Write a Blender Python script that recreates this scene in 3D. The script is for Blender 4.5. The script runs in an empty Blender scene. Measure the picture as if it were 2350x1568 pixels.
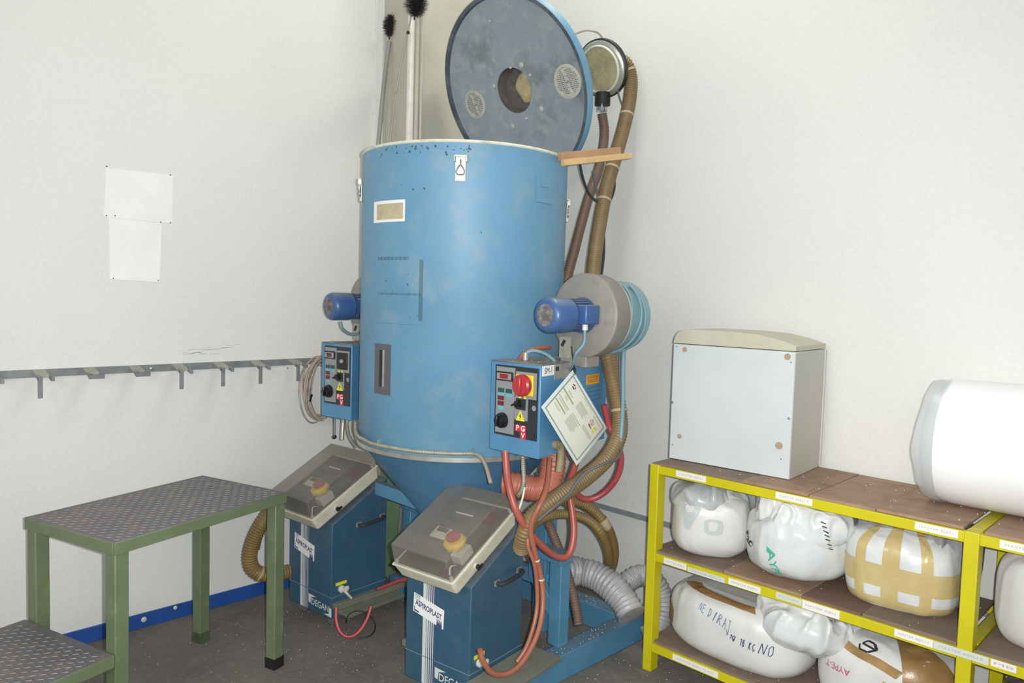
import bpy, math, random
import numpy as np
from mathutils import Vector, Matrix, noise

random.seed(7)
S = bpy.context.scene
COL = S.collection

# ------------------------------------------------------------------ camera, light, exposure
F_PX = 1711.0; PITCH = math.radians(3.46); ROLL = math.radians(1.65); YAW = math.radians(45.0); CAM_H = 1.55
_cp, _sp, _cr, _sr = math.cos(PITCH), math.sin(PITCH), math.cos(ROLL), math.sin(ROLL)
_M = np.array([[_cr, -_sr, 0], [_sr, _cr, 0], [0, 0, 1]]) @ np.array([[1, 0, 0], [0, -_sp, -_cp], [0, _cp, -_sp]])
_B = np.array([[math.sin(YAW), math.cos(YAW), 0], [-math.cos(YAW), math.sin(YAW), 0], [0, 0, 1]])
_A = _M @ _B                      # world -> camera (x right, y down, z forward)
_C = np.array([0.0, 0.0, CAM_H])

cam_data = bpy.data.cameras.new('camera'); cam = bpy.data.objects.new('camera', cam_data); COL.objects.link(cam)
S.camera = cam
cam_data.sensor_fit = 'HORIZONTAL'; cam_data.sensor_width = 36.0
cam_data.lens = 36.0 * F_PX / 2350.0
cam_data.clip_start = 0.05
_R = Matrix((_A[0].tolist(), (-_A[1]).tolist(), (-_A[2]).tolist())).transposed()
cam.matrix_world = Matrix.Translation(Vector(_C.tolist())) @ _R.to_4x4()

world = bpy.data.worlds.new('world'); S.world = world; world.use_nodes = True
_bg = world.node_tree.nodes['Background']; _bg.inputs[0].default_value = (0.86, 0.92, 1.0, 1); _bg.inputs[1].default_value = 0.40

def area_light(name, loc, target, sx, sy, power, color):
    d = bpy.data.lights.new(name, 'AREA'); d.shape = 'RECTANGLE'; d.size = sx; d.size_y = sy; d.energy = power; d.color = color
    o = bpy.data.objects.new(name, d); COL.objects.link(o); o.location = loc
    o.rotation_euler = (Vector(target) - Vector(loc)).to_track_quat('-Z', 'Y').to_euler()
    return o
# the camera's own flash, just right of and above the lens
fl = bpy.data.lights.new('camera_flash', 'SPOT'); fl.energy = 320; fl.color = (0.97, 0.985, 1.0); fl.shadow_soft_size = 0.012
fl.spot_size = math.radians(120); fl.spot_blend = 0.8
flo = bpy.data.objects.new('camera_flash', fl); COL.objects.link(flo)
flo.location = (0.035, 0.035, CAM_H + 0.015)
flo.rotation_euler = (Vector((-2.6, 2.5, 1.5)) - flo.location).to_track_quat('-Z', 'Y').to_euler()
# ceiling strip lamp over the machine and an added fill light behind the camera
area_light('ceiling_lamp', (-1.9, 2.55, 4.3), (-2.6, 2.1, 1.0), 1.5, 0.2, 34, (1.0, 0.95, 0.84))
area_light('fill_light', (.2, -2.4, 2.4), (-2.1, 2.8, .5), 3.0, 2.0, 84, (1.0, 0.95, 0.86))

S.view_settings.view_transform = 'Standard'; S.view_settings.look = 'None'; S.view_settings.gamma = 1.0
S.view_settings.use_curve_mapping = False
S.view_settings.exposure = -0.13

# ------------------------------------------------------------------ placing helpers
def ray(x, y):
    v = _A.T @ np.array([(x - 1175) / F_PX, (y - 784) / F_PX, 1.0]); return v
def on_plane(x, y, n, d):
    n = np.array(n, float); v = ray(x, y); t = (d - n @ _C) / (n @ v); return Vector((_C + t * v).tolist())
def at(x, y, D):                     # the point in direction (x, y) at horizontal distance D from the lens
    v = ray(x, y); return Vector((_C + v * D / math.hypot(v[0], v[1])).tolist())
def on_z(x, y, z): return on_plane(x, y, (0, 0, 1), z)

# ------------------------------------------------------------------ materials
def lin(h):
    h = h.lstrip('#'); c = [int(h[i:i + 2], 16) / 255 for i in (0, 2, 4)]
    return tuple(((v / 12.92) if v <= 0.04045 else ((v + 0.055) / 1.055) ** 2.4) for v in c) + (1.0,)
MATS = {}
def M(key, col, rough=0.5, metal=0.0, var=None, var2=None, bump=None, spec=0.5, clear=None, coat=0.0, emit=None, dust=None, wrinkle=None):
    if key in MATS: return MATS[key]
    m = bpy.data.materials.new(key); m.use_nodes = True; nt = m.node_tree; N = nt.nodes; L = nt.links
    p = N['Principled BSDF']; out = N['Material Output']
    p.inputs['Base Color'].default_value = lin(col); p.inputs['Roughness'].default_value = rough
    p.inputs['Metallic'].default_value = metal; p.inputs['Specular IOR Level'].default_value = spec
    p.inputs['Coat Weight'].default_value = coat
    tc = N.new('ShaderNodeTexCoord'); prev = None
    for vv in (var, var2):
        if not vv: continue
        c2, scale, lo, hi = vv[:4]; stretch = vv[4] if len(vv) > 4 else (1, 1, 1)
        mp = N.new('ShaderNodeMapping'); mp.inputs['Scale'].default_value = stretch; L.new(tc.outputs['Object'], mp.inputs[0])
        nz = N.new('ShaderNodeTexNoise'); nz.inputs['Scale'].default_value = scale; nz.inputs['Detail'].default_value = 6
        nz.inputs['Roughness'].default_value = 0.62; L.new(mp.outputs[0], nz.inputs['Vector'])
        r = N.new('ShaderNodeMapRange'); r.inputs[1].default_value = lo; r.inputs[2].default_value = hi; L.new(nz.outputs['Fac'], r.inputs[0])
        mx = N.new('ShaderNodeMix'); mx.data_type = 'RGBA'; L.new(r.outputs[0], mx.inputs[0])
        if prev is None: mx.inputs[6].default_value = lin(col)
        else: L.new(prev, mx.inputs[6])
        mx.inputs[7].default_value = lin(c2); prev = mx.outputs[2]
    if dust:                                   # settled dust on faces that look upwards, and a thin uneven film elsewhere
        geo = N.new('ShaderNodeNewGeometry'); sx = N.new('ShaderNodeSeparateXYZ'); L.new(geo.outputs['Normal'], sx.inputs[0])
        r1 = N.new('ShaderNodeMapRange'); r1.inputs[1].default_value = .45; r1.inputs[2].default_value = .95; r1.inputs[3].default_value = dust[2]; r1.inputs[4].default_value = dust[1]; L.new(sx.outputs[2], r1.inputs[0])
        dn = N.new('ShaderNodeTexNoise'); dn.inputs['Scale'].default_value = 11; dn.inputs['Detail'].default_value = 8; dn.inputs['Roughness'].default_value = .7; L.new(tc.outputs['Object'], dn.inputs['Vector'])
        r2 = N.new('ShaderNodeMapRange'); r2.inputs[1].default_value = .3; r2.inputs[2].default_value = .72; r2.inputs[3].default_value = .35; r2.inputs[4].default_value = 1.5; L.new(dn.outputs['Fac'], r2.inputs[0])
        ml = N.new('ShaderNodeMath'); ml.operation = 'MULTIPLY'; ml.use_clamp = True; L.new(r1.outputs[0], ml.inputs[0]); L.new(r2.outputs[0], ml.inputs[1])
        mx = N.new('ShaderNodeMix'); mx.data_type = 'RGBA'; L.new(ml.outputs[0], mx.inputs[0])
        if prev is None: mx.inputs[6].default_value = lin(col)
        else: L.new(prev, mx.inputs[6])
        mx.inputs[7].default_value = lin(dust[0]); prev = mx.outputs[2]
    if prev is not None: L.new(prev, p.inputs['Base Color'])
    if bump:
        nz = N.new('ShaderNodeTexNoise'); nz.inputs['Scale'].default_value = bump[0]; nz.inputs['Detail'].default_value = 4
        L.new(tc.outputs['Object'], nz.inputs['Vector'])
        b = N.new('ShaderNodeBump'); b.inputs['Strength'].default_value = bump[1]; b.inputs['Distance'].default_value = bump[2] if len(bump) > 2 else 0.004
        L.new(nz.outputs['Fac'], b.inputs['Height']); L.new(b.outputs[0], p.inputs['Normal'])
        if wrinkle:
            mp = N.new('ShaderNodeMapping'); mp.inputs['Scale'].default_value = (1, 1, .55); mp.inputs['Rotation'].default_value = (.3, .5, .2); L.new(tc.outputs['Object'], mp.inputs[0])
            wn = N.new('ShaderNodeTexNoise'); wn.noise_type = 'RIDGED_MULTIFRACTAL'; wn.inputs['Scale'].default_value = wrinkle[0]; wn.inputs['Detail'].default_value = 3; wn.inputs['Roughness'].default_value = .45
            wn.inputs['Distortion'].default_value = .7; L.new(mp.outputs[0], wn.inputs['Vector'])
            b2 = N.new('ShaderNodeBump'); b2.inputs['Strength'].default_value = wrinkle[1]; b2.inputs['Distance'].default_value = wrinkle[2]
            L.new(wn.outputs['Fac'], b2.inputs['Height']); L.new(b.outputs[0], b2.inputs['Normal']); L.new(b2.outputs[0], p.inputs['Normal'])
    if emit:
        p.inputs['Emission Color'].default_value = lin(emit[0]); p.inputs['Emission Strength'].default_value = emit[1]
    if clear is not None:
        tr = N.new('ShaderNodeBsdfTransparent'); tr.inputs[0].default_value = (0.93, 0.92, 0.9, 1)
        ms = N.new('ShaderNodeMixShader'); ms.inputs[0].default_value = clear
        L.new(p.outputs[0], ms.inputs[1]); L.new(tr.outputs[0], ms.inputs[2]); L.new(ms.outputs[0], out.inputs[0])
    MATS[key] = m; return m

def setup_mats():
    M('wall', '#dbdbd5', 0.9, var=('#d4d4cf', 1.6, .3, .8), var2=('#e1e1dc', 60, .3, .9), bump=(230, .5, .003), spec=.2)
    M('wall_paint', '#ecece6', 0.85, var=('#e0e0da', 6, .4, .8), bump=(200, .4, .003), spec=.2)
    M('pilaster', '#bdb9ab', 0.9, var=('#aaa798', 3, .3, .8), bump=(240, .4, .003), spec=.2)
    M('trim_white', '#e4e2da', .6, var=('#cbc8bc', 20, .5, .8))
    M('floor', '#7b766e', .85, var=('#66605a', 2.6, .35, .7), var2=('#878078', 30, .5, .85), bump=(90, .5, .004), spec=.3)
    M('skirting_blue', '#24509a', .45, var=('#1d4484', 9, .4, .8))
    M('strip_grey', '#8a8f92', .6, var=('#777a7c', 14, .4, .8))
    M('rail_grey', '#85888a', .55, metal=.15, var=('#6f7070', 12, .4, .75))
    M('rail_dust', '#a5a294', .8, var=('#8b887c', 20, .35, .8))
    M('drum_blue', '#6095b4', .5, var=('#5688a6', 2.2, .35, .7), var2=('#7f9aa6', 7, .52, .8), bump=(30, .06, .002), dust=('#8f9496', .5, .10))
    M('drum_scuff', '#466a80', .8, clear=.94)
    M('cone_blue', '#437599', .45, var=('#3a6889', 5, .4, .8), dust=('#7f8688', .5, .10))
    M('frame_blue', '#4c86a8', .5, var=('#417694', 7, .4, .75), var2=('#6d818c', 22, .58, .85), bump=(60, .15, .002), dust=('#7d7c78', .42, .08))
    M('box_blue', '#4c86ae', .42, var=('#42799e', 6, .4, .8), var2=('#6f8c99', 30, .6, .9), bump=(60, .1, .001), dust=('#8f8c86', .6, .06))
    M('unit_blue', '#2a5570', .42, var=('#254c64', 6, .35, .8), var2=('#3c5e6e', 18, .5, .85), bump=(70, .12, .001), dust=('#7d7d78', .6, .07))
    M('rim_cream', '#d8d6c4', .6, var=('#a49f8c', 25, .5, .8))
    M('lid_face', '#87949b', .7, var=('#5f666a', 3.0, .5, .68), var2=('#a0a6a6', 18, .5, .8), bump=(120, .5, .003))
    M('lid_edge', '#444c54', .7, var=('#666e74', 12, .4, .7))
    M('dust_grey', '#9a9a94', .9, var=('#84847f', 40, .4, .7), bump=(150, .5, .003))
    M('dark_hole', '#5a5654', .95, var=('#6e6864', 30, .4, .7))
    M('foam_tan', '#b0a27c', .9, var=('#8f8465', 14, .4, .7), bump=(60, .6, .01))
    M('vent_white', '#b8b8ad', .6, var=('#9a9a90', 40, .4, .8))
    M('vent_dark', '#54555a', .8)
    M('steel', '#b9b9ae', .35, metal=.6, var=('#94948a', 16, .4, .8))
    M('steel_dull', '#84827b', .6, metal=.25, var=('#95938b', 8, .35, .7), var2=('#6b6661', 20, .55, .85), bump=(90, .2, .001), dust=('#8c8379', .5, .1))
    M('chrome', '#d8d8d8', .15, metal=.95)
    M('black', '#1e1e20', .5)
    M('black_gloss', '#15171a', .25)
    M('rubber', '#303033', .7)
    M('rubber_grey', '#5d5f60', .7)
    M('motor_blue', '#25508a', .36, var=('#2f5a86', 12, .4, .8), var2=('#596e80', 34, .6, .9), dust=('#84898e', .75, .12))
    M('motor_dark', '#264474', .4, var=('#35506e', 16, .4, .8), dust=('#84898e', .8, .15))
    M('grille_dust', '#5f5a5c', .8, var=('#8e8a88', 60, .45, .7))
    M('canister_blue', '#73989f', .5, var=('#688b91', 8, .4, .8), var2=('#939b95', 20, .55, .85), dust=('#96968e', .5, .1))
    M('cable_blue', '#6f929d', .5, var=('#728388', 16, .45, .75))
    M('cable_grey', '#6f8186', .55)
    M('cable_cream', '#b0a294', .6, var=('#8d8073', 18, .4, .7))
    M('hose_brown', '#806a44', .5, var=('#6c593c', 9, .4, .75), dust=('#807864', .4, .05))
    M('hose_ochre', '#806939', .5, var=('#6c5930', 9, .4, .75), dust=('#807864', .4, .05))
    M('hose_purple', '#6a5449', .55, var=('#765e49', 6, .4, .75))
    M('hose_sand', '#8f8363', .6, var=('#766c52', 10, .4, .75))
    M('hose_red', '#a55549', .4, var=('#97493f', 10, .4, .8))
    M('hose_orange', '#9c6048', .42, var=('#8e5546', 10, .4, .8))
    M('hose_darkred', '#a34648', .4, var=('#8c3034', 10, .4, .8))
    M('duct_terracotta', '#b5705c', .45, var=('#a35844', 12, .4, .75))
    M('duct_silver', '#a9a9aa', .45, metal=.1, var=('#8f8e90', 16, .4, .75), bump=(120, .5, .003))
    M('conduit', '#a9a291', .45, metal=.3, var=('#8a8372', 26, .4, .8))
    M('tape_grey', '#a8997c', .7)
    M('green', '#687856', .5, var=('#5d6c4a', 5, .35, .7), var2=('#7f8762', 26, .55, .85), bump=(70, .2, .001), dust=('#85867a', .5, .08))
    M('green_dirty', '#4a5a38', .75, var=('#2f3328', 18, .45, .65))
    M('green_pale', '#7d9d78', .55, var=('#70906a', 7, .4, .75))
    M('green_olive', '#6d735b', .7, var=('#5c614c', 16, .4, .75), dust=('#85827a', .6, .1))
    M('tread', '#74706f', .6, metal=.25, var=('#66616a', 7, .35, .75), var2=('#8f8978', 20, .55, .8))
    M('tread_rib', '#94918c', .5, metal=.3, var=('#7f7c7b', 9, .4, .75))
    M('cream_case', '#d3cfb8', .5, var=('#b8b39d', 12, .45, .85))
    M('case_inner', '#4c4d4f', .6, var=('#5c5b59', 8, .4, .7))
    M('cover_clear', '#8f897f', .28, clear=.60, var=('#a39c90', 8, .4, .75), coat=.4)
    M('panel_black', '#2a2d31', .45); M('panel_grey', '#8c8f8f', .5, metal=.1)
    M('lcd', '#8a1a2c', .3, emit=('#a01530', .08)); M('lcd_off', '#5d2a34', .4)
    M('led_green', '#2c4a48', .4); M('led_red', '#6b2030', .4); M('cyan', '#5fb0b4', .5)
    M('yellow', '#e8c02a', .45); M('yellow_sign', '#e0d82a', .5); M('red', '#a82a30', .35, coat=.2)
    M('logo_red', '#c42a3a', .5); M('white', '#e9e9e6', .5); M('label_white', '#e8e4e0', .6)
    M('scuff', '#bfbbab', .9); M('chip', '#425464', .8); M('ink', '#2a2b30', .7); M('ink_grey', '#a9aaa4', .7); M('ink_blue', '#5e7398', .7); M('ink_navy', '#34426e', .6)
    M('ink_green', '#3fae90', .7); M('ink_red', '#c26a78', .7); M('ink_pale', '#ccd2cc', .6)
    M('sheet', '#eeeede', .35, coat=.3); M('sheet_edge', '#e4efe8', .3, coat=.3); M('bar_green', '#a8b878', .6); M('frame_grey', '#96a09a', .6)
    M('orange_sign', '#e09a22', .5); M('plate_silver', '#a6a498', .45, metal=.3, var=('#8d8b80', 30, .4, .8))
    M('label_tan', '#b9ad8e', .7, var=('#a99e80', 30, .4, .7)); M('window_grey', '#5d5c62', .45, metal=.2)
    M('shelf_yellow', '#cbc10a', .42, var=('#bdb110', 6, .4, .8), var2=('#9c9328', 40, .66, .85), bump=(50, .1, .001), dust=('#a8a056', .3, .03))
    M('wood', '#957a64', .75, var=('#a58870', 5, .35, .75, (1, 6, 1)), var2=('#7b6252', 14, .5, .8), bump=(60, .2, .001))
    M('wood_dark', '#6d5648', .8, var=('#7f6553', 5, .35, .75, (1, 6, 1)), bump=(60, .2, .001))
    M('wood_dusty', '#847365', .85, var=('#736257', 12, .35, .75), bump=(60, .2, .001))
    M('stick_wood', '#a88362', .7, var=('#b8936c', 9, .35, .75, (6, 1, 1)))
    M('stick_pale', '#cfb17f', .7, var=('#bf9b6b', 9, .35, .75, (6, 1, 1)))
    M('bag_white', '#d9dcda', .3, var=('#c6cbcb', 5, .4, .75), bump=(60, .3, .004), coat=.2, wrinkle=(7, .55, .02))
    M('bag_pellets', '#dcdcd8', .42, var=('#cbcac6', 5, .4, .8), bump=(140, .28, .002), wrinkle=(5, .30, .014), coat=.1)
    M('bag_clear', '#bcc1c1', .25, clear=.25, var=('#d4d8d8', 9, .45, .65), bump=(60, .3, .004), coat=.4, wrinkle=(10, .5, .012))
    M('bag_smoke', '#86838a', .32, var=('#a5a2a8', 9, .4, .7), bump=(60, .3, .004), wrinkle=(7, .5, .02), coat=.2)
    M('bag_ring', '#bcc4c0', .4)
    M('tape_tan', '#c9b781', .22, var=('#bba66e', 9, .4, .75), bump=(60, .3, .003), coat=.5, wrinkle=(11, .4, .012))
    M('tape_brown', '#94714a', .35, var=('#a98354', 8, .4, .7), bump=(40, .5, .006), coat=.3)
    M('foil_brown', '#94744a', .3, var=('#b08e58', 7, .4, .7), bump=(60, .3, .004), coat=.4, wrinkle=(9, .6, .02))
    M('roll_white', '#f1f2f2', .35, var=('#e6e8ea', 3, .4, .8), bump=(12, .12, .01), coat=.2)
    M('film_edge', '#c9cfd0', .3, clear=.35)
    M('cab_white', '#ccd2d2', .55, var=('#c2c9ca', 4, .4, .8), bump=(300, .1, .001))
    M('cab_side', '#bcbbb0', .6, var=('#b3b2a7', 5, .4, .8))
    M('cab_top', '#c3c0ab', .7, var=('#b5b19a', 7, .4, .8))
    M('spot_brown', '#a8957c', .8); M('screw', '#c9c9c9', .2, metal=.8)
    M('bristle', '#2e2a2c', .9); M('pellet', '#d8d6d0', .5); M('valve', '#c8c8bc', .4)
    M('pale_rod', '#94968f', .5, metal=.3)
setup_mats()

# ------------------------------------------------------------------ mesh helpers
CUR = Matrix.Identity(4)
ORG = {}
class MB:
    def __init__(s): s.v = []; s.f = []
    def add(s, vs, fs):
        n = len(s.v); s.v += [Vector(v) for v in vs]; s.f += [tuple(i + n for i in f) for f in fs]; return s
    def box(s, lo, hi):
        (a, b, c), (d, e, f) = lo, hi
        return s.add([(a, b, c), (d, b, c), (d, e, c), (a, e, c), (a, b, f), (d, b, f), (d, e, f), (a, e, f)],
                     [(0, 3, 2, 1), (4, 5, 6, 7), (0, 1, 5, 4), (1, 2, 6, 5), (2, 3, 7, 6), (3, 0, 4, 7)])
    def obox(s, o, u, v, w):              # corner o and three edge vectors (right-handed)
        o, u, v, w = map(Vector, (o, u, v, w))
        P = [o, o + u, o + u + v, o + v]; P += [p + w for p in P]
        return s.add(P, [(0, 3, 2, 1), (4, 5, 6, 7), (0, 1, 5, 4), (1, 2, 6, 5), (2, 3, 7, 6), (3, 0, 4, 7)])
    def beam(s, p, q, w, h, up=(0, 0, 1)):
        p, q = Vector(p), Vector(q); d = (q - p); a = d.normalized().cross(Vector(up)).normalized(); b = a.cross(d.normalized())
        return s.obox(p - a * w / 2 - b * h / 2, a * w, b * h * 1.0, d) if a.cross(b).dot(d) > 0 else s.obox(p + a * w / 2 - b * h / 2, -a * w, b * h, d)
    def prism(s, pts, d):
        pts = [Vector(p) for p in pts]; d = Vector(d); n = len(pts)
        f = [tuple(range(n))[::-1], tuple(range(n, 2 * n))] + [(i, (i + 1) % n, n + (i + 1) % n, n + i) for i in range(n)]
        return s.add(pts + [p + d for p in pts], f)
    def hexa(s, bot, top):
        return s.add(list(bot) + list(top), [(0, 3, 2, 1), (4, 5, 6, 7), (0, 1, 5, 4), (1, 2, 6, 5), (2, 3, 7, 6), (3, 0, 4, 7)])
    def lathe(s, prof, o=(0, 0, 0), ax=(0, 0, 1), n=48, cap0=False, cap1=False):   # prof: (r, h) along axis
        o = Vector(o); ax = Vector(ax).normalized(); t = Vector((0, 0, 1)) if abs(ax.z) < .9 else Vector((1, 0, 0))
        a = ax.cross(t).normalized(); b = ax.cross(a); vs = []; fs = []
        for r, h in prof:
            for i in range(n):
                th = 2 * math.pi * i / n; vs.append(o + ax * h + (a * math.cos(th) + b * math.sin(th)) * r)
        for k in range(len(prof) - 1):
            for i in range(n):
                j = (i + 1) % n; fs.append((k * n + i, k * n + j, (k + 1) * n + j, (k + 1) * n + i))
        if cap0: fs.append(tuple(range(n))[::-1])
        if cap1: fs.append(tuple((len(prof) - 1) * n + i for i in range(n)))
        return s.add(vs, fs)
    def cyl(s, p, q, r, n=24, r2=None):
        p, q = Vector(p), Vector(q); L = (q - p).length
        return s.lathe([(r, 0), (r if r2 is None else r2, L)], p, q - p, n, True, True)
    def tube(s, pts, r, n=10, corr=None, cap=True, step=None, seedj=0):
        P = smooth(pts, step or (corr[0] / 4 if corr else max(r * .8, .008)))
        t0 = (P[1] - P[0]).normalized(); up = Vector((0, 0, 1)) if abs(t0.z) < .9 else Vector((1, 0, 0))
        a = t0.cross(up).normalized(); vs = []; fs = []; m = len(P); acc = 0
        for k in range(m):
            t = (P[min(k + 1, m - 1)] - P[max(k - 1, 0)]).normalized()
            a = (a - t * a.dot(t)).normalized(); b = t.cross(a)
            if k: acc += (P[k] - P[k - 1]).length
            rr = r
            if corr: rr = r * (1 + corr[1] * (math.cos(2 * math.pi * acc / corr[0])))
            if seedj: rr *= 1 + .08 * noise.noise(P[k] * 14 + Vector((seedj, 0, 0)))
            for i in range(n):
                th = 2 * math.pi * i / n; vs.append(P[k] + (a * math.cos(th) + b * math.sin(th)) * rr)
        for k in range(m - 1):
            for i in range(n):
                j = (i + 1) % n; fs.append((k * n + i, k * n + j, (k + 1) * n + j, (k + 1) * n + i))
        if cap: fs.append(tuple(range(n))[::-1]); fs.append(tuple((m - 1) * n + i for i in range(n)))
        return s.add(vs, fs)
    def ball(s, c, r, n=10):
        rx, ry, rz = r if hasattr(r, '__len__') else (r, r, r); vs = []; fs = []
        for k in range(n + 1):
            ph = -math.pi / 2 + math.pi * k / n
            for i in range(n * 2):
                th = math.pi * i / n; vs.append((c[0] + rx * math.cos(ph) * math.cos(th), c[1] + ry * math.cos(ph) * math.sin(th), c[2] + rz * math.sin(ph)))
        for k in range(n):
            for i in range(n * 2):
                j = (i + 1) % (n * 2); fs.append((k * 2 * n + i, k * 2 * n + j, (k + 1) * 2 * n + j, (k + 1) * 2 * n + i))
        return s.add(vs, fs)
    def build(s, name, mat, parent=None, smooth_=None, bevel=0.0, org=None, seg=2, kind=None, label=None):
        vs = [CUR @ v for v in s.v]
        if parent is not None: base = ORG[parent.name]
        elif org is not None: base = Vector(org)
        else:
            xs = [v.x for v in vs]; ys = [v.y for v in vs]; base = Vector(((min(xs) + max(xs)) / 2, (min(ys) + max(ys)) / 2, min(v.z for v in vs)))
        me = bpy.data.meshes.new(name); me.from_pydata([(v - base)[:] for v in vs], [], s.f); me.update()
        me.materials.append(MATS[mat])
        if smooth_ is not None:
            me.shade_smooth()
            if smooth_ < 180: me.set_sharp_from_angle(angle=math.radians(smooth_))
        o = bpy.data.objects.new(name, me); COL.objects.link(o)
        if parent is not None: o.parent = parent
        else: o.location = base
        ORG[o.name] = base
        if bevel:
            md = o.modifiers.new('bevel', 'BEVEL'); md.width = bevel; md.segments = seg; md.limit_method = 'ANGLE'; md.angle_limit = math.radians(35)
            if smooth_ is None:
                me.shade_smooth(); me.set_sharp_from_angle(angle=math.radians(35))
        if kind: o['kind'] = kind
        if label: o['label'] = label
        return o

def smooth(pts, step):
    pts = [Vector(p) for p in pts]
    if len(pts) == 2: out = [pts[0].lerp(pts[1], i / 30) for i in range(31)]
    else:
        out = []; n = len(pts)
        for i in range(n - 1):
            p0 = pts[i - 1] if i else pts[0] * 2 - pts[1]; p1 = pts[i]; p2 = pts[i + 1]; p3 = pts[i + 2] if i + 2 < n else pts[-1] * 2 - pts[-2]
            for k in range(24):
                t = k / 24; out.append(.5 * ((2 * p1) + (p2 - p0) * t + (2 * p0 - 5 * p1 + 4 * p2 - p3) * t * t + (3 * p1 - p0 - 3 * p2 + p3) * t ** 3))
        out.append(pts[-1])
    cum = [0]
    for i in range(1, len(out)): cum.append(cum[-1] + (out[i] - out[i - 1]).length)
    m = max(3, int(cum[-1] / step)); res = []; j = 0
    for k in range(m + 1):
        s = cum[-1] * k / m
        while j < len(out) - 2 and cum[j + 1] < s: j += 1
        d = cum[j + 1] - cum[j]; res.append(out[j].lerp(out[j + 1], 0 if d < 1e-9 else min(1, (s - cum[j]) / d)))
    return res

def tag(o, label, cat, group=None):
    o['label'] = label; o['category'] = cat
    if group: o['group'] = group
    return o
def thing(name, label, cat, loc, group=None):
    o = bpy.data.objects.new(name, None); COL.objects.link(o); o.location = loc; o.empty_display_size = .1
    ORG[o.name] = Vector(loc); return tag(o, label, cat, group)
def struct(mb, name, mat, **k):
    o = mb.build(name, mat, **k); o['kind'] = 'structure'; return o

_txt = {}
def text2d(s, size=1.0, bold=0.0):
    key = (s, bold)
    if key not in _txt:
        c = bpy.data.curves.new('txt', 'FONT'); c.body = s; c.size = 1.0; c.align_x = 'CENTER'; c.align_y = 'CENTER'; c.offset = bold; c.resolution_u = 3
        o = bpy.data.objects.new('txt', c); COL.objects.link(o); dg = bpy.context.evaluated_depsgraph_get(); dg.update()
        me = bpy.data.meshes.new_from_object(o.evaluated_get(dg))
        _txt[key] = ([(v.co.x, v.co.y) for v in me.vertices], [tuple(p.vertices) for p in me.polygons])
        bpy.data.objects.remove(o); bpy.data.curves.remove(c); bpy.data.meshes.remove(me)
    v, f = _txt[key]; return [(x * size, y * size) for x, y in v], f
def decal(mb, fn, v2, f2): mb.add([fn(x, y) for x, y in v2], f2)
def rect2(x0, y0, x1, y1): return [(x0, y0), (x1, y0), (x1, y1), (x0, y1)], [(0, 1, 2, 3)]
def circ2(cx, cy, r, n=20, ry=None): return [(cx + r * math.cos(2 * math.pi * i / n), cy + (ry or r) * math.sin(2 * math.pi * i / n)) for i in range(n)], [tuple(range(n))]
def stroke2(pts, w):
    v = []; f = []
    for i in range(len(pts) - 1):
        (x0, y0), (x1, y1) = pts[i], pts[i + 1]; L = math.hypot(x1 - x0, y1 - y0) or 1; nx, ny = -(y1 - y0) / L * w / 2, (x1 - x0) / L * w / 2
        n = len(v); v += [(x0 - nx, y0 - ny), (x1 - nx, y1 - ny), (x1 + nx, y1 + ny), (x0 + nx, y0 + ny)]; f.append((n, n + 1, n + 2, n + 3))
    return v, f
def plane_fn(o, u, v, eps=.0008):       # flat face: x along u, y along v (unit vectors)
    o, u, v = Vector(o), Vector(u).normalized(), Vector(v).normalized(); n = u.cross(v)
    return lambda x, y, e=eps: o + u * x + v * y + n * e
def plate(mb, fn, x0, y0, x1, y1, e0=0.0, e1=.002):     # thin raised rectangle on a face
    mb.hexa([fn(x0, y0, e0), fn(x1, y0, e0), fn(x1, y1, e0), fn(x0, y1, e0)], [fn(x0, y0, e1), fn(x1, y0, e1), fn(x1, y1, e1), fn(x0, y1, e1)])

# ================================================================== the room
WX = -3.5; WY = 3.12; PX = -3.185; PY = 2.385
struct(MB().box((WX - .1, -3.2, -.1), (3.4, WY + .1, 0)), 'floor', 'floor', org=(0, 0, 0))
wl = struct(MB().box((WX - .1, -3.2, 0), (WX, WY, 4.6)), 'wall_left', 'wall', org=(WX, 0, 0))
struct(MB().box((WX - .1, WY, 0), (3.4, WY + .1, 4.6)), 'wall_right', 'wall', org=(0, WY, 0))
struct(MB().box((WX, PY, 0), (PX, WY, 4.6)), 'wall_corner', 'pilaster', org=(PX, PY, 0))
struct(MB().box((WX, PY - .012, 0), (WX + .018, PY + .0, 4.6)), 'trim_1', 'trim_white')
struct(MB().box((WX + .018, PY - .010, 0), (WX + .075, PY, 4.6)), 'trim_2', 'wall')
struct(MB().box((PX - .012, PY - .014, 0), (PX + .014, PY + .014, 4.6)), 'trim_3', 'trim_white', bevel=.003)
struct(MB().cyl((PX + .055, PY + .03, 0), (PX + .055, PY + .03, 4.6), .008, 10).cyl((PX + .03, PY + .02, 0), (PX + .03, PY + .02, 4.6), .012, 10), 'trim_4', 'pilaster', smooth_=40)
struct(MB().box((PX, 2.94, 0), (PX + .006, 2.965, 4.6)), 'trim_5', 'wall')
struct(MB().box((PX, WY - .012, .437), (3.4, WY, .462)), 'trim_6', 'strip_grey')
bb = struct(MB().box((WX, -3.2, 0), (WX + .012, PY, .066)), 'baseboard_left', 'skirting_blue', org=(WX, 0, 0), bevel=.002)
for px, py, r in ((330, 1422, .012), (402, 1395, .009)):
    p = on_plane(px, py, (1, 0, 0), WX + .012)
    MB().lathe([(r, 0), (r, .003), (r * .6, .006)], p, (1, 0, 0), 16, False, True).build('bolt', 'valve', bb, smooth_=40)
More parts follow.
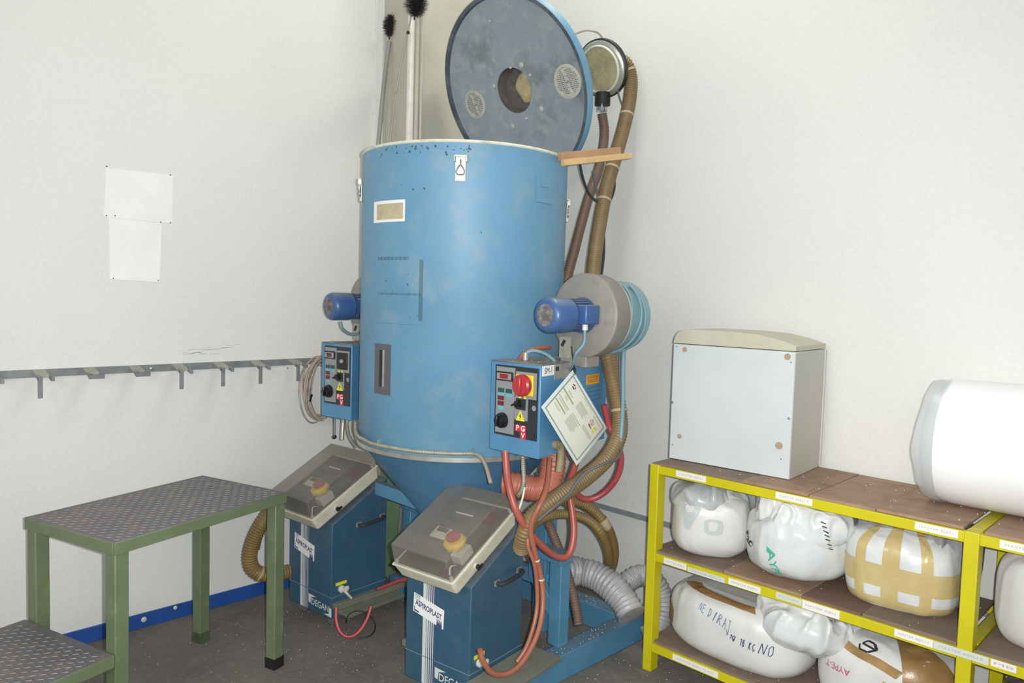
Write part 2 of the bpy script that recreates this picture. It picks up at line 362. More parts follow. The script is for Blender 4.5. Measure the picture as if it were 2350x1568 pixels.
# repainted patch, smears and pin holes on the left wall
q = lambda x, y: on_plane(x, y, (1, 0, 0), WX)
for k, pp in enumerate((((244, 386), (397, 403), (395, 513), (238, 498)), ((250, 500), (371, 512), (366, 648), (252, 641)))):
    MB().prism([q(*c) for c in pp][::-1], (.0012 + .0004 * k, 0, 0)).build('paint_patch', 'wall_paint', wl)
mb = MB()
for x, y in ((245, 382), (244, 495), (264, 495), (391, 402), (369, 510), (391, 511), (363, 644), (260, 639), (420, 835), (660, 845), (2, 2)):
    if x > 2: mb.ball(q(x, y), .0035, 4)
mb.build('nail_hole', 'rubber_grey', wl, smooth_=60)
mb = MB()
for k in range(16):
    x = random.uniform(415, 520); y = 812 - (x - 415) * .1 + random.uniform(-9, 9); l = random.uniform(12, 34)
    a, b = q(x, y), q(x + l, y - l * .1); w = random.uniform(.0006, .0016)
    mb.add([a + Vector((.0006, 0, -w)), b + Vector((.0006, 0, -w)), b + Vector((.0006, 0, w)), a + Vector((.0006, 0, w))], [(0, 1, 2, 3)])
mb.build('scuff_mark', 'scuff', wl)

# ================================================================== hook rail on the left wall
rail = thing('hook_rail', 'long grey steel rail of wire hooks screwed to the left wall', 'rail', (WX, 1.2, 1.166))
MB().box((WX, -.6, 1.166), (WX + .006, 2.30, 1.198)).build('bar', 'rail_grey', rail, bevel=.001)
MB().lathe([(.008, 0), (.008, .003), (.004, .005)], on_plane(348, 846, (1, 0, 0), WX + .006), (1, 0, 0), 14, False, True).build('screw', 'screw', rail, smooth_=40)
for k, (y0, leg, fork) in enumerate(((.605, 0, 1), (.775, 1, 1), (.958, 0, 0), (1.14, 0, 0), (1.325, 1, 1), (1.515, 1, 1), (1.70, 1, 1), (1.90, 1, 1))):
    x0, x1 = WX + .006, WX + .105; w = .046; z = 1.197; dr = .022
    P = lambda x, y, dz: Vector((x, y, z - (x - x0) / (x1 - x0) * dr + dz))
    def slab(xa, xb, ya, yb, th): return MB().hexa([P(xa, ya, -th), P(xb, ya, -th), P(xb, yb, -th), P(xa, yb, -th)], [P(xa, ya, 0), P(xb, ya, 0), P(xb, yb, 0), P(xa, yb, 0)])
    h = slab(x0, x1 - .030, y0 - w / 2, y0 + w / 2, .010).build('hook', 'rail_dust', rail, bevel=.001)
    slab(x1 - .032, x1, y0 - w / 2, y0 - w / 2 + .014, .013).build('prong', 'rail_grey', h, bevel=.001)
    slab(x1 - .032, x1 + (.006 if fork else 0), y0 + w / 2 - .002, y0 + w / 2 + .010, .015).build('prong', 'rail_grey', h, bevel=.001)
    if not fork: slab(x1 - .010, x1 + .0015, y0 - w / 2 - .0015, y0 + w / 2 + .0115, .0165).build('end_bar', 'rail_grey', h, bevel=.001)
    if leg: MB().box((x1 - .010, y0 - w / 2, z - .105), (x1 - .002, y0 - w / 2 + .016, z - .018)).build('hanger', 'rail_grey', h, bevel=.001)

# coil of cable hanging off the last hook
mb = MB(); rnd = random.Random(3)
cc = on_plane(730, 893, (1, 0, 0), WX + .10)
for k in range(13):
    ra, rb = .075 + rnd.uniform(-.014, .02), .145 + rnd.uniform(-.012, .022); oy, oz = rnd.uniform(-.012, .02), rnd.uniform(-.02, .012); dx = rnd.uniform(-.028, .03)
    pts = [cc + Vector((dx + .012 * math.sin(t * 2 + k), oy + ra * math.cos(t), oz + rb * math.sin(t))) for t in [2 * math.pi * i / 14 + 1.2 for i in range(15)]]
    mb.tube(pts, .0042, 6, step=.012)
coil = mb.build('cable_coil', 'cable_cream', smooth_=60)
tag(coil, 'coil of thin cream cable hung from the last rail hook', 'cable')
MB().beam(on_plane(716, 905, (1, 0, 0), WX + .13), on_plane(711, 922, (1, 0, 0), WX + .13), .008, .008).build('plug', 'black', coil)

# ================================================================== green step platform
ang = math.atan2(.713, -.216); U = Vector((math.cos(ang), math.sin(ang), 0)); V = Vector((-U.y, U.x, 0))   # U along the long side, V towards the wall
P0 = Vector((-2.539, .768, 0)); TH = .727; LL = .745; WW = .50
plat = thing('step_platform', 'green steel step platform topped with grey checker plate by the left wall', 'platform', P0 + U * LL / 2 + V * WW / 2)
CUR = Matrix(((U.x, V.x, 0, P0.x), (U.y, V.y, 0, P0.y), (0, 0, 1, 0), (0, 0, 0, 1)))
def deck(x0, x1, y0, y1, z, seed):
    MB().box((x0, y0, z - .006), (x1, y1, z)).build('tread_plate', 'tread', plat, bevel=.002)
    mb = MB(); g = .021; i = 0
    ny = int((y1 - y0 - .03) / g); nx = int((x1 - x0 - .03) / g)
    for a in range(nx):
        for b in range(ny):
            cx = x0 + .02 + a * g; cy = y0 + .02 + b * g; s = 1 if (a + b) % 2 else -1
            d = Vector((.0072 * s, .0072, 0)); e = Vector((-.0016, .0016 * s, 0)) if s > 0 else Vector((.0016, .0016, 0))
            c = Vector((cx, cy, z)); h = Vector((0, 0, .0014))
            mb.add([c - d, c + e, c + d, c - e, c - d * .6 + h, c + e * .5 + h, c + d * .6 + h, c - e * .5 + h], [(4, 5, 6, 7), (0, 1, 5, 4), (1, 2, 6, 5), (2, 3, 7, 6), (3, 0, 4, 7)])
    mb.build('tread_ribs', 'tread_rib', plat, kind='stuff')
    ap = .042
    for nm, lo, hi in (('f', (x0, y0 - .003, z - ap), (x1, y0 + .004, z - .002)), ('b', (x0, y1 - .004, z - ap), (x1, y1 + .003, z - .002)),
                       ('l', (x0 - .003, y0 + .004, z - ap), (x0 + .004, y1 - .004, z - .002)), ('r', (x1 - .004, y0 + .004, z - ap), (x1 + .003, y1 - .004, z - .002))):
        MB().box(lo, hi).build('apron', 'green', plat, bevel=.0015)
deck(0, LL, 0, WW, TH, 1)
T = .050
for (x, y) in ((0.004, .004), (LL - T - .004, .004), (.004, WW - T - .004), (LL - T - .004, WW - T - .004)):
    leg = MB().box((x, y, .0), (x + T, y + T, TH - .040)).build('leg', 'green', plat, bevel=.004)
    MB().box((x - .0015, y - .0015, .001), (x + T + .0015, y + T + .0015, .045)).build('foot_scuff', 'green_dirty' if x < .3 or y > .3 else 'black', leg)
SH = .36; SL = -.42
deck(SL, -.003, .0, WW, SH, 2)
for y in (.004, WW - T - .004):
    leg = MB().box((SL + .004, y, 0), (SL + .004 + T, y + T, SH - .04)).build('leg', 'green', plat, bevel=.004)
for y in (.010, WW - .04): MB().box((SL + T, y, .10), (0, y + .03, .13)).build('stretcher', 'green', plat, bevel=.003)
CUR = Matrix.Identity(4)

# ================================================================== drying hopper
DC = Vector((-2.485, 2.171, 0)); DR = .442; ZB = .915; ZT = 2.128
hop = thing('drying_hopper', 'tall blue steel hopper drum with open lid standing in room corner', 'hopper', DC)
HV = Vector(DC)
MB().lathe([(DR - .004, ZB), (DR, ZB + .004), (DR, ZT - .004), (DR - .008, ZT), (DR - .03, ZT - .002), (DR - .03, ZT - .25)], DC, (0, 0, 1), 128).build('shell', 'drum_blue', hop, smooth_=50)
mb = MB(); pr = [(.009 * math.cos(t) + DR - .004, ZT + .002 + .007 * math.sin(t)) for t in [2 * math.pi * i / 8 for i in range(9)]]
mb.lathe(pr, DC, (0, 0, 1), 128).build('top_rim', 'rim_cream', hop, smooth_=60)
MB().lathe([(DR - .01, ZB - .012), (DR + .006, ZB - .012), (DR + .006, ZB + .006), (DR - .004, ZB + .008)], DC, (0, 0, 1), 128).build('bottom_band', 'steel', hop, smooth_=40)
MB().lathe([(DR - .008, ZB - .008), (.105, .50), (.105, .42)], DC, (0, 0, 1), 96).build('cone', 'cone_blue', hop, smooth_=40)
MB().lathe([(.13, .41), (.13, .44)], DC, (0, 0, 1), 40, True, True).build('outlet_flange', 'frame_blue', hop, smooth_=40)
def drum_hit(x, y):
    v = ray(x, y); o = _C[:2] - np.array(DC[:2]); a = v[:2] @ v[:2]; b = 2 * o @ v[:2]; c = o @ o - DR * DR
    t = (-b - math.sqrt(max(b * b - 4 * a * c, 0))) / (2 * a); p = _C + t * v
    return math.atan2(p[1] - DC.y, p[0] - DC.x), p[2]
def drum_pt(th, z, e=0.0): return Vector((DC.x + (DR + e) * math.cos(th), DC.y + (DR + e) * math.sin(th), z))
def drum_patch(px, py, qx, qy, name, mat, e0=0.0, e1=.002, parent=None, n=8):
    t0, z0 = drum_hit(px, py); t1, z1 = drum_hit(qx, qy); tm, _ = drum_hit(px, qy)
    mb = MB(); vs = []; fs = []
    for i in range(n + 1):
        th = t0 + (t1 - t0) * i / n
        vs += [drum_pt(th, z1, e0), drum_pt(th, z0, e0), drum_pt(th, z1, e1), drum_pt(th, z0, e1)]
    for i in range(n):
        a = 4 * i; b = a + 4; fs += [(a + 2, b + 2, b + 3, a + 3), (a, b, b + 2, a + 2), (a + 1, a + 3, b + 3, b + 1), (a, a + 1, b + 1, b)]
    fs += [(0, 2, 3, 1), (4 * n, 4 * n + 1, 4 * n + 3, 4 * n + 2)]
    return mb.add(vs, fs).build(name, mat, parent or hop)
# paper label, sight window, hinge pad
lb = drum_patch(859, 464, 929, 508, 'paper_label', 'label_white', e1=.001)
drum_patch(866, 470, 925, 502, 'print_area', 'label_tan', e0=.001, e1=.0016, parent=lb)
wi = drum_patch(862, 788, 895, 908, 'sight_window', 'window_grey', e1=.003)
drum_patch(873, 803, 878, 888, 'glass_slot', 'black_gloss', e0=.003, e1=.0045, parent=wi)
drum_patch(880, 803, 882.5, 888, 'bead', 'steel', e0=.003, e1=.0045, parent=wi, n=2)
hp = drum_patch(1232, 402, 1266, 470, 'pad_plate', 'drum_blue', e1=.006)
drum_patch(1240, 402, 1256, 432, 'pad_tab', 'drum_blue', e0=.006, e1=.010, parent=hp)
# faint marks where stickers were, specks of chipped paint
for (a, b, c, d) in ((868, 590, 938, 597), (868, 671, 966, 679), (866, 740, 972, 747), (963, 596, 969, 738)):
    drum_patch(a, b, c, d, 'sticker_ghost', 'drum_scuff', e1=.0008)
mb = MB(); rnd = random.Random(5)
spots = [(948, 435, 5), (974, 432, 5), (922, 425, 3), (886, 645, 5), (935, 653, 5), (936, 630, 3), (1104, 534, 4), (1158, 575, 2), (866, 643, 3), (900, 668, 3), (958, 725, 3), (940, 730, 3), (1045, 870, 2), (920, 955, 2)]
for k in range(46): spots.append((rnd.uniform(868, 1080), 335 + abs(rnd.gauss(0, 11)), rnd.uniform(1.5, 6)))
for k in range(60): spots.append((rnd.uniform(850, 1270), rnd.uniform(360, 1000), rnd.uniform(.6, 1.4)))
for x, y, s in spots:
    th, z = drum_hit(x, y)
    if z > ZT - .012: continue
    s *= .00085; n = 7; vs = [drum_pt(th + s / DR * rnd.uniform(.5, 1.3) * math.cos(6.283 * i / n), z + s * rnd.uniform(.5, 1.4) * math.sin(6.283 * i / n), .0006) for i in range(n)]
    mb.add(vs, [tuple(range(n))])
mb.build('paint_chips', 'chip', hop, kind='stuff')
# latches
def latch(th, z):
    n = Vector((math.cos(th), math.sin(th), 0)); u = Vector((-math.sin(th), math.cos(th), 0)); o = drum_pt(th, z)
    fn = lambda x, y, e=0.0: o + u * x + Vector((0, 0, y)) + n * e
    mb = MB(); plate(mb, fn, -.020, -.050, .020, .044, .001, .005); L = mb.build('latch', 'steel', hop, bevel=.001)
    mb = MB(); plate(mb, fn, -.026, .040, .026, .048, .003, .014); plate(mb, fn, -.026, .022, -.021, .046, .003, .018); plate(mb, fn, .021, .022, .026, .046, .003, .018); mb.build('hinge_bar', 'steel', L, bevel=.001)
    mb = MB(); mb.tube([fn(0, .03, .012), fn(0, .005, .013)], .003, 6)
    mb.tube([fn(0, .012, .010), fn(-.013, -.006, .010), fn(-.015, -.022, .010), fn(0, -.026, .010), fn(.015, -.022, .010), fn(.013, -.006, .010), fn(0, .012, .010)], .0028, 6)
    mb.build('hasp_loop', 'chrome', L, smooth_=60)
    mb = MB(); plate(mb, fn, -.016, -.048, .016, -.030, .005, .009); mb.build('catch', 'steel', L, bevel=.001)
latch(*(lambda t, z: (t, z - .005))(*drum_hit(1057, 383)))
latch(math.atan2(-DC.y, -DC.x) - math.radians(85.5), 1.985)
latch(math.atan2(-DC.y, -DC.x) + math.radians(87.5), 1.93)
# conduit clips on the band
for x in (872, 1083):
    th, z = drum_hit(x, 1030)
    MB().obox(drum_pt(th, ZB + .012, .0) - Vector((.004, 0, 0)), (.008, 0, 0), Vector((math.cos(th), math.sin(th), 0)) * .012, (0, 0, .035)).build('conduit_clip', 'steel', hop)

# lid, tilted open about its rear hinge
LC = Vector((-2.657, 2.62, 2.559)); az, el = math.radians(-88.6), math.radians(-24.3)
LN = Vector((math.cos(el) * math.cos(az), math.cos(el) * math.sin(az), math.sin(el))); LR = .452
LU = Vector((0, 0, 1)).cross(LN).normalized(); LV = LN.cross(LU)
lid = MB().lathe([(.108, -.004), (.110, 0), (LR - .03, 0), (LR - .022, .004)], LC, LN, 96).build('lid', 'lid_face', hop, smooth_=40)
MB().lathe([(LR - .022, .004), (LR - .018, .016), (LR, .018)], LC, LN, 96).build('seal_ring', 'lid_edge', lid, smooth_=40)
MB().lathe([(LR, .018), (LR + .004, .012), (LR + .004, -.022), (LR - .012, -.030), (.03, -.10), (.001, -.10)], LC, LN, 96).build('outer_rim', 'drum_blue', lid, smooth_=40)
MB().lathe([(.110, -.001), (.105, -.06), (.098, -.075), (.0, -.076)], LC, LN, 40).build('opening', 'dark_hole', lid, smooth_=40)
def lid_hit(x, y):
    v = Vector(ray(x, y).tolist()); c = Vector(_C.tolist()); t = (LC - c).dot(LN) / v.dot(LN); return c + v * t
mb = MB(); cpt = LC + LU * .035 - LV * .005 - LN * .055
mb.ball((0, 0, 0), (.06, .075, .035), 12)
mb.v = [cpt + LU * p.x + LV * p.y + LN * p.z + Vector((noise.noise(p * 22), noise.noise(p * 22 + Vector((5, 0, 0))), 0)) * .02 for p in mb.v]
mb.build('filter_lump', 'foam_tan', lid, smooth_=70)
for (x, y, r) in ((1303, 187, .078), (1091, 240, .072)):
    c = lid_hit(x, y); mb = MB(); mb.lathe([(r, 0), (r, .004), (r - .012, .006), (r - .014, .002), (.0, .002)], c, LN, 36)
    vg = mb.build('vent_grille', 'vent_white', lid, smooth_=30)
    mb = MB(); g = .0095; n = int(r / g)
    for i in range(-n, n + 1):
        for j in range(-n, n + 1):
            xx = (i + (.5 if j % 2 else 0)) * g; yy = j * g * .9
            if math.hypot(xx, yy) < r - .018 and abs(xx + yy * .2) > .009:
                b = [c + LU * (xx + .003 * math.cos(t)) + LV * (yy + .003 * math.sin(t)) + LN * .0027 for t in (0, 1.05, 2.1, 3.14, 4.19, 5.24)]
                mb.add(b, [(0, 1, 2, 3, 4, 5)])
    mb.build('perforations', 'vent_dark', vg, kind='stuff')
    MB().lathe([(.007, 0), (.007, .005), (.0, .007)], c + LN * .004, LN, 12).build('screw', 'steel', vg, smooth_=40)
for (x, y, r) in ((1197, 149, .014), (1243, 250, .014), (1134, 197, .012), (1177, 290, .013), (1217, 172, .008), (1172, 155, .007), (1209, 272, .008), (1125, 48, .007)):
    c = lid_hit(x, y); MB().lathe([(r, 0), (r, .004), (r * .5, .009), (0, .009)], c, LN, 12).build('bolt', 'vent_white', lid, smooth_=40)
for s_ in (-.12, .12):   # hinge straps
    a = LC - LV * (LR) - LN * .03 + LU * s_; MB().beam(a, Vector((a.x, DC.y + DR - .01, ZT - .05)), .03, .008).build('hinge_strap', 'frame_blue', hop)
for k in (0.36,):
    p = LC + (LU * -math.cos(k) + LV * math.sin(k)) * (LR + .006); MB().ball(p, .009, 6).build('rim_clip', 'steel', lid, smooth_=60)
MB().tube([at(1320, 78, 3.7), at(1345, 70, 3.7), at(1370, 74, 3.72), at(1383, 88, 3.75), at(1382, 100, 3.78)], .004, 6).build('rim_cable', 'cable_cream', lid, smooth_=60)

# base frame
FX0, FX1, FY0, FY1 = -3.06, -1.90, 1.55, 2.80
def beamz(name, lo, hi, mat='frame_blue', bev=.004): return MB().box(lo, hi).build(name, mat, hop, bevel=bev)
beamz('base_beam', (FX1 - .08, FY0, .0), (FX1, FY1, .11))
beamz('base_beam', (FX0, FY1 - .08, .0), (FX1 - .08, FY1, .11))
beamz('base_beam', (FX0, 2.22, .0), (FX0 + .08, FY1 - .08, .11))
for sx in (1, -1):
    X = DC.x + sx * .50
    col0 = (X - .04, 2.12, .11), (X + .04, 2.20, .93)
    xa, xb = (DC.x + .44, DC.x + .55) if sx > 0 else (DC.x - .55, DC.x - .44)
    beamz('support_leg', (DC.x + sx * .36 - .035, 2.33, .11), (DC.x + sx * .36 + .035, 2.40, .80))
    beamz('outer_post', (DC.x + sx * .505 - .032, 2.27, .11), (DC.x + sx * .505 + .032, 2.33, .47))
    beamz('top_bracket', (min(DC.x + sx * .34, DC.x + sx * .541), 2.262, .458), (max(DC.x + sx * .34, DC.x + sx * .541), 2.338, .50))
    MB().prism([(DC.x + sx * .35, 2.275, .45), (DC.x + sx * .35, 2.275, .36), (DC.x + sx * .475, 2.275, .22), (DC.x + sx * .475, 2.275, .30)][::sx], (0, .03, 0)).build('brace', 'frame_blue', hop, bevel=.002)
beamz('cross_beam', (DC.x - .40, 2.00, .60), (DC.x + .30, 2.04, .66))
beamz('cross_beam', (DC.x - .40, 2.34, .30), (DC.x + .40, 2.38, .36))

# pale green stand behind the cone
gs = thing('support_stand', 'pale green steel stand seen under the cone against the wall', 'stand', (-3.12, 2.5, 0))
_gx = lambda px, y: on_plane(px, 1140, (0, 1, 0), y).x
MB().box((_gx(872, 2.36), 2.36, 0), (_gx(926, 2.36), 2.375, .98)).build('side_plate', 'green_pale', gs, bevel=.002)
MB().box((_gx(932, 2.50), 2.50, 0), (_gx(945, 2.50), 2.56, .98)).build('channel_post', 'green_pale', gs, bevel=.002)
MB().box((_gx(947, 2.52), 2.52, 0), (_gx(962, 2.52), 2.54, .98)).build('channel_post', 'green_pale', gs, bevel=.002)
MB().cyl(on_plane(905, 1330, (0, 1, 0), 2.33), on_plane(932, 1060, (0, 1, 0), 2.33), .010, 12).build('pipe', 'steel', gs, smooth_=40)
MB().cyl(on_plane(914, 1330, (0, 1, 0), 2.34), on_plane(940, 1060, (0, 1, 0), 2.34), .007, 12).build('pipe', 'steel', gs, smooth_=40)

# ================================================================== loader behind the lid
lc = at(1376, 160, 3.72); LX = LN
ld = thing('vacuum_loader', 'round steel vacuum loader head with tan face behind the raised lid', 'loader', lc - Vector((0, 0, .15)))
MB().lathe([(.0, .0), (.104, .0), (.106, .006), (.112, .006), (.114, -.002)], lc, LX, 48).build('face_plate', 'foam_tan', ld, smooth_=40)
MB().lathe([(.104, .001), (.107, .009), (.112, .009), (.114, -.001)], lc, LX, 48).build('ring', 'rim_cream', ld, smooth_=40)
MB().lathe([(.114, -.003), (.128, -.006), (.135, -.014)], lc, LX, 48).build('collar', 'steel', ld, smooth_=40)
MB().lathe([(.134, -.012), (.140, -.016), (.140, -.036), (.134, -.042)], lc, LX, 48).build('clamp_band', 'black', ld, smooth_=40)
MB().lathe([(.134, -.040), (.120, -.065), (.07, -.085), (.0, -.09)], lc, LX, 48).build('dome', 'steel', ld, smooth_=40)
MB().cyl(lc - LN * .07, LC - LN * .09, .022, 14).build('mount_arm', 'steel_dull', ld, smooth_=40)
p = at(1383, 228, 3.76); MB().cyl(p + Vector((0, 0, .03)), p - Vector((0, 0, .03)), .038, 20).build('outlet', 'black', ld, smooth_=40)
p = at(1381, 250, 3.78); MB().cyl(p + Vector((0, 0, .012)), p - Vector((0, 0, .012)), .026, 20).build('outlet_ring', 'chrome', ld, smooth_=40)

# ================================================================== blowers
def blower(dc, label, front):
    Y = Vector((0, 1, 0)); g = 'fan blowers beside the hopper'
    t = thing('blower', label, 'blower', dc - Vector((0, 0, .16)), None)
    h = MB().lathe([(.0, 0), (.146, .0), (.156, .006), (.158, .012), (.156, .02), (.156, .085), (.150, .095), (.0, .095)], dc, Y, 64).build('housing', 'steel_dull', t, smooth_=35)
    MB().lathe([(.136, .095), (.134, .245), (.12, .25), (0, .25)], dc, Y, 48).build('filter_canister', 'canister_blue', t, smooth_=35)
    MB().lathe([(.150, .088), (.150, .104), (.140, .106)], dc, Y, 48).build('clamp_ring', 'steel', t, smooth_=35)
    mo = MB().lathe([(.050, -.01), (.050, -.09), (.048, -.095)], dc, Y, 32)
    for k in range(28):
        a = 2 * math.pi * k / 28; d = Vector((math.cos(a), 0, math.sin(a))); p = dc + d * .053 - Y * .088
        mo.beam(p, p + Y * .072, .004, .016, up=d)
    m_ = mo.build('motor', 'motor_dark', t)
    MB().lathe([(.0, -.205), (.036, -.206), (.050, -.204), (.060, -.196), (.0645, -.184), (.0645, -.100), (.058, -.095)], dc, Y, 40).build('fan_cover', 'motor_blue', m_, smooth_=50)
    mb = MB()
    for ring in range(1, 6):
        for k in range(ring * 7):
            a = 2 * math.pi * k / (ring * 7) + ring * .3; r = .0065 * ring; c = dc + Vector((r * math.cos(a), -.2068, r * math.sin(a)))
            mb.add([c + Vector((-.0017, 0, -.0025)), c + Vector((.0017, 0, -.0025)), c + Vector((.0017, 0, .0025)), c + Vector((-.0017, 0, .0025))], [(0, 1, 2, 3)])
    mb.lathe([(.0, -.2062), (.040, -.2065)], dc, Y, 32)
    mb.build('cover_grille', 'grille_dust', m_)
    MB().lathe([(.068, -.006), (.068, .002)], dc, Y, 32, True).build('motor_flange', 'motor_dark', t, smooth_=35)
    MB().box((dc.x + .012, dc.y - .085, dc.z - .030), (dc.x + .088, dc.y - .008, dc.z + .040)).build('terminal_box', 'motor_blue', t, bevel=.006)
    MB().cyl((dc.x + .055, dc.y - .05, dc.z - .030), (dc.x + .055, dc.y - .05, dc.z - .052), .011, 14).build('cable_gland', 'valve', t, smooth_=40)
    MB().box((dc.x - .110, dc.y + .006, dc.z - .195), (dc.x + .02, dc.y + .085, dc.z - .05)).build('outlet_duct', 'steel_dull', t, bevel=.004)
    pl = MB().box((dc.x - .108, dc.y - .002, dc.z - .165), (dc.x - .052, dc.y + .006, dc.z - .085)).build('nameplate', 'plate_silver', t)
    MB().beam((dc.x - .095, dc.y - .004, dc.z - .120), (dc.x - .080, dc.y - .004, dc.z - .098), .012, .003, up=(0, 1, 0)).build('emblem', 'ink', pl)
    return t
FA = at(1337, 724, 2.79)
blower(FA, 'blower with blue motor and grey drum housing above the front control box', True)
FB = at(841, 704, 3.66)
blower(FB, 'blower half hidden behind left side of the drum, blue motor showing', False)

# ================================================================== control boxes
def control_box(P1, P2, P3, P4, z0, z1, label, main_on):
    """P1 front left, P2 front right, P3 rear right, P4 rear left (plan)"""
    ctr = (P1 + P2 + P3 + P4) / 4; t = thing('control_box', label, 'control box', Vector((ctr.x, ctr.y, z0)))
    P = [Vector((p.x, p.y, 0)) for p in (P1, P2, P3, P4)]
    MB().hexa([p + Vector((0, 0, z0)) for p in P], [p + Vector((0, 0, z1)) for p in P]).build('enclosure', 'box_blue', t, bevel=.004)
    top = MB().hexa([p + Vector((0, 0, z1 + .0005)) for p in P], [p + Vector((0, 0, z1 + .004)) for p in P]).build('top_plate', 'steel_dull', t, bevel=.002)
    u = (P[1] - P[0]); W = u.length; Hh = z1 - z0
    o = P[0] + Vector((0, 0, z1)); uu = u.normalized()
    f0 = plane_fn(o, uu, (0, 0, 1), 0)
    fn = lambda a, b, e=.0: f0(a * W, -b * Hh, e)          # fractions from the top left corner
    def pl(name, a0, b0, a1, b1, mat, par, e0=.0, e1=.002, bev=0):
        mb = MB(); plate(mb, fn, a0, b1, a1, b0, e0, e1); return mb.build(name, mat, par, bevel=bev)
    pan = pl('control_panel', .11, .035, .96, .81, 'panel_black', t, .0, .003)
    pl('panel_strip', .14, .055, .515, .785, 'panel_grey', pan, .003, .005)
    pl('panel_strip', .535, .085, .94, .37, 'panel_grey', pan, .003, .005)
    pl('panel_strip', .525, .37, .78, .61, 'panel_grey', pan, .003, .005)
    pl('display_frame', .16, .105, .485, .205, 'black', pan, .005, .012, .001)
    pl('display_bezel', .175, .12, .465, .19, 'plate_silver', pan, .012, .0125)
    pl('display', .235, .13, .40, .18, 'lcd' if main_on else 'lcd_off', pan, .0125, .013)
    for a, b in ((.19, .29), (.35, .29)):
        pl('indicator_lamp', a, b, a + .115, b + .045, 'led_green', pan, .005, .009)
        pl('caption', a, b + .05, a + .115, b + .09, 'cyan', pan, .005, .0056)
    for b in (.375, .435): pl('indicator_lamp', .19, b, .305, b + .045, 'led_red', pan, .005, .009)
    pl('caption', .19, .49, .305, .53, 'cyan', pan, .005, .0056)
    n = f0(0, 0, 1) - f0(0, 0, 0)
    kc = fn(.285, .645, .005)
    mb = MB().lathe([(.030, 0), (.028, .012), (.022, .014), (.020, .026), (.0, .027)], kc, n, 28); mb.build('dial_knob', 'black_gloss', pan, smooth_=40)
    MB().beam(kc + n * .030 - Vector((0, 0, .020)), kc + n * .030 + Vector((0, 0, .020)), .009, .010, up=n).build('knob_grip', 'black_gloss', pan, bevel=.002)
    if main_on:
        pl('switch_plate', .56, .11, .90, .335, 'yellow', pan, .005, .016, .004)
        c = fn(.74, .222, .016)
        MB().lathe([(.037, 0), (.040, .006), (.040, .020), (.034, .026), (.0, .027)], c, n, 40).build('main_switch', 'red', pan, smooth_=40)
        MB().beam(c + n * .028 - Vector((0, 0, .030)), c + n * .028 + Vector((0, 0, .030)), .014, .008, up=n).build('switch_grip', 'red', pan, bevel=.003)
    else:
        pl('switch_plate', .57, .11, .90, .33, 'black', pan, .005, .012, .003)
        MB().lathe([(.010, 0), (.009, .006), (.0, .007)], fn(.74, .22, .012), n, 16).build('switch_socket', 'plate_silver', pan, smooth_=40)
    pl('selector_plate', .56, .375, .745, .495, 'panel_black', pan, .005, .009)
    c = fn(.62, .435, .009)
    MB().lathe([(.014, 0), (.013, .014), (.0, .015)], c, n, 20).build('selector_knob', 'black_gloss', pan, smooth_=40)
    MB().beam(c + n * .017 - uu * .020 - Vector((0, 0, .006)), c + n * .017 + uu * .012 + Vector((0, 0, .008)), .007, .006, up=n).build('selector_lever', 'black_gloss', pan)
    for a in (.62, .72): pl('caption', a, .345, a + .045, .372, 'yellow_sign', pan, .009, .0098)
    mb = MB(); decal(mb, lambda x, y: fn(.645 + x / W, .565 - y / Hh, .0056), [(-.022, -.018), (.022, -.018), (0, .022)], [(0, 1, 2)]); mb.build('warning_sign', 'yellow_sign', pan)
    mb = MB(); decal(mb, lambda x, y: fn(.645 + x / W, .565 - y / Hh, .0062), [(.003, .012), (-.006, -.002), (0, -.002), (-.003, -.014), (.006, .0), (.001, .0)], [(0, 1, 2, 5), (2, 3, 4, 5)]); mb.build('warning_symbol', 'ink', pan)
    mb = MB(); decal(mb, lambda x, y, e=.0: fn(.9 + x / W, .46 - y / Hh, .004), *circ2(0, 0, .010)); mb.build('blank_cap', 'panel_grey', pan)
    for ch, a, b in (('P', .595, .70), ('G', .70, .70), ('V', .705, .775)):
        pl('letter_tile', a - .055, b - .036, a + .055, b + .036, 'logo_red', pan, .003, .0045)
        v, f = text2d(ch, .028, .02); mb = MB(); decal(mb, lambda x, y: fn(a + x / W, b - y / Hh, .0050), v, f); mb.build('lettering', 'white', pan)
    return t, P, fn, top
P1 = Vector((-2.045, 1.937, 0)); P2 = Vector((-1.797, 1.948, 0)); P3 = Vector((-1.905, 2.47, 0)); P4 = Vector((-2.02, 2.47, 0))
cb, CP, cfn, ctop = control_box(P1, P2, P3, P4, .967, 1.306, 'blue control box with red and yellow main switch on hopper right side', True)
# side face of the front control box
so = Vector((P2.x, P2.y, 1.306)); su = (P3 - P2).normalized(); SW = (P3 - P2).length; sf = plane_fn(so, su, (0, 0, 1), 0)
def side_plate(name, a0, b0, a1, b1, mat, e0=.0, e1=.0015, par=None):
    mb = MB(); plate(mb, sf, a0 * SW, -b1 * .339, a1 * SW, -b0 * .339, e0, e1); return mb.build(name, mat, par or cb)
sl = side_plate('label_plate', .015, .005, .17, .115, 'white')
v, f = text2d('SM-1', .025, .0); mb = MB(); decal(mb, lambda x, y: sf(.093 * SW + x * 1.12, -.062 * .339 + y * 1.25, .0022), v, f); mb.build('lettering', 'ink', sl)
npl = side_plate('nameplate', .175, .0, .43, .17, 'plate_silver')
side_plate('emblem', .19, .03, .235, .075, 'ink', .0015, .002, npl)
mb = MB()
v, f = text2d('CE', .016); decal(mb, lambda x, y: sf(.385 * SW + x, -.03 * .339 + y, .0021), v, f)
for k in range(5): decal(mb, lambda x, y: sf(x, y, .0021), *rect2(.20 * SW, -(.095 + k * .015) * .339, .38 * SW, -(.099 + k * .015) * .339))
mb.build('lettering', 'ink_grey', npl)
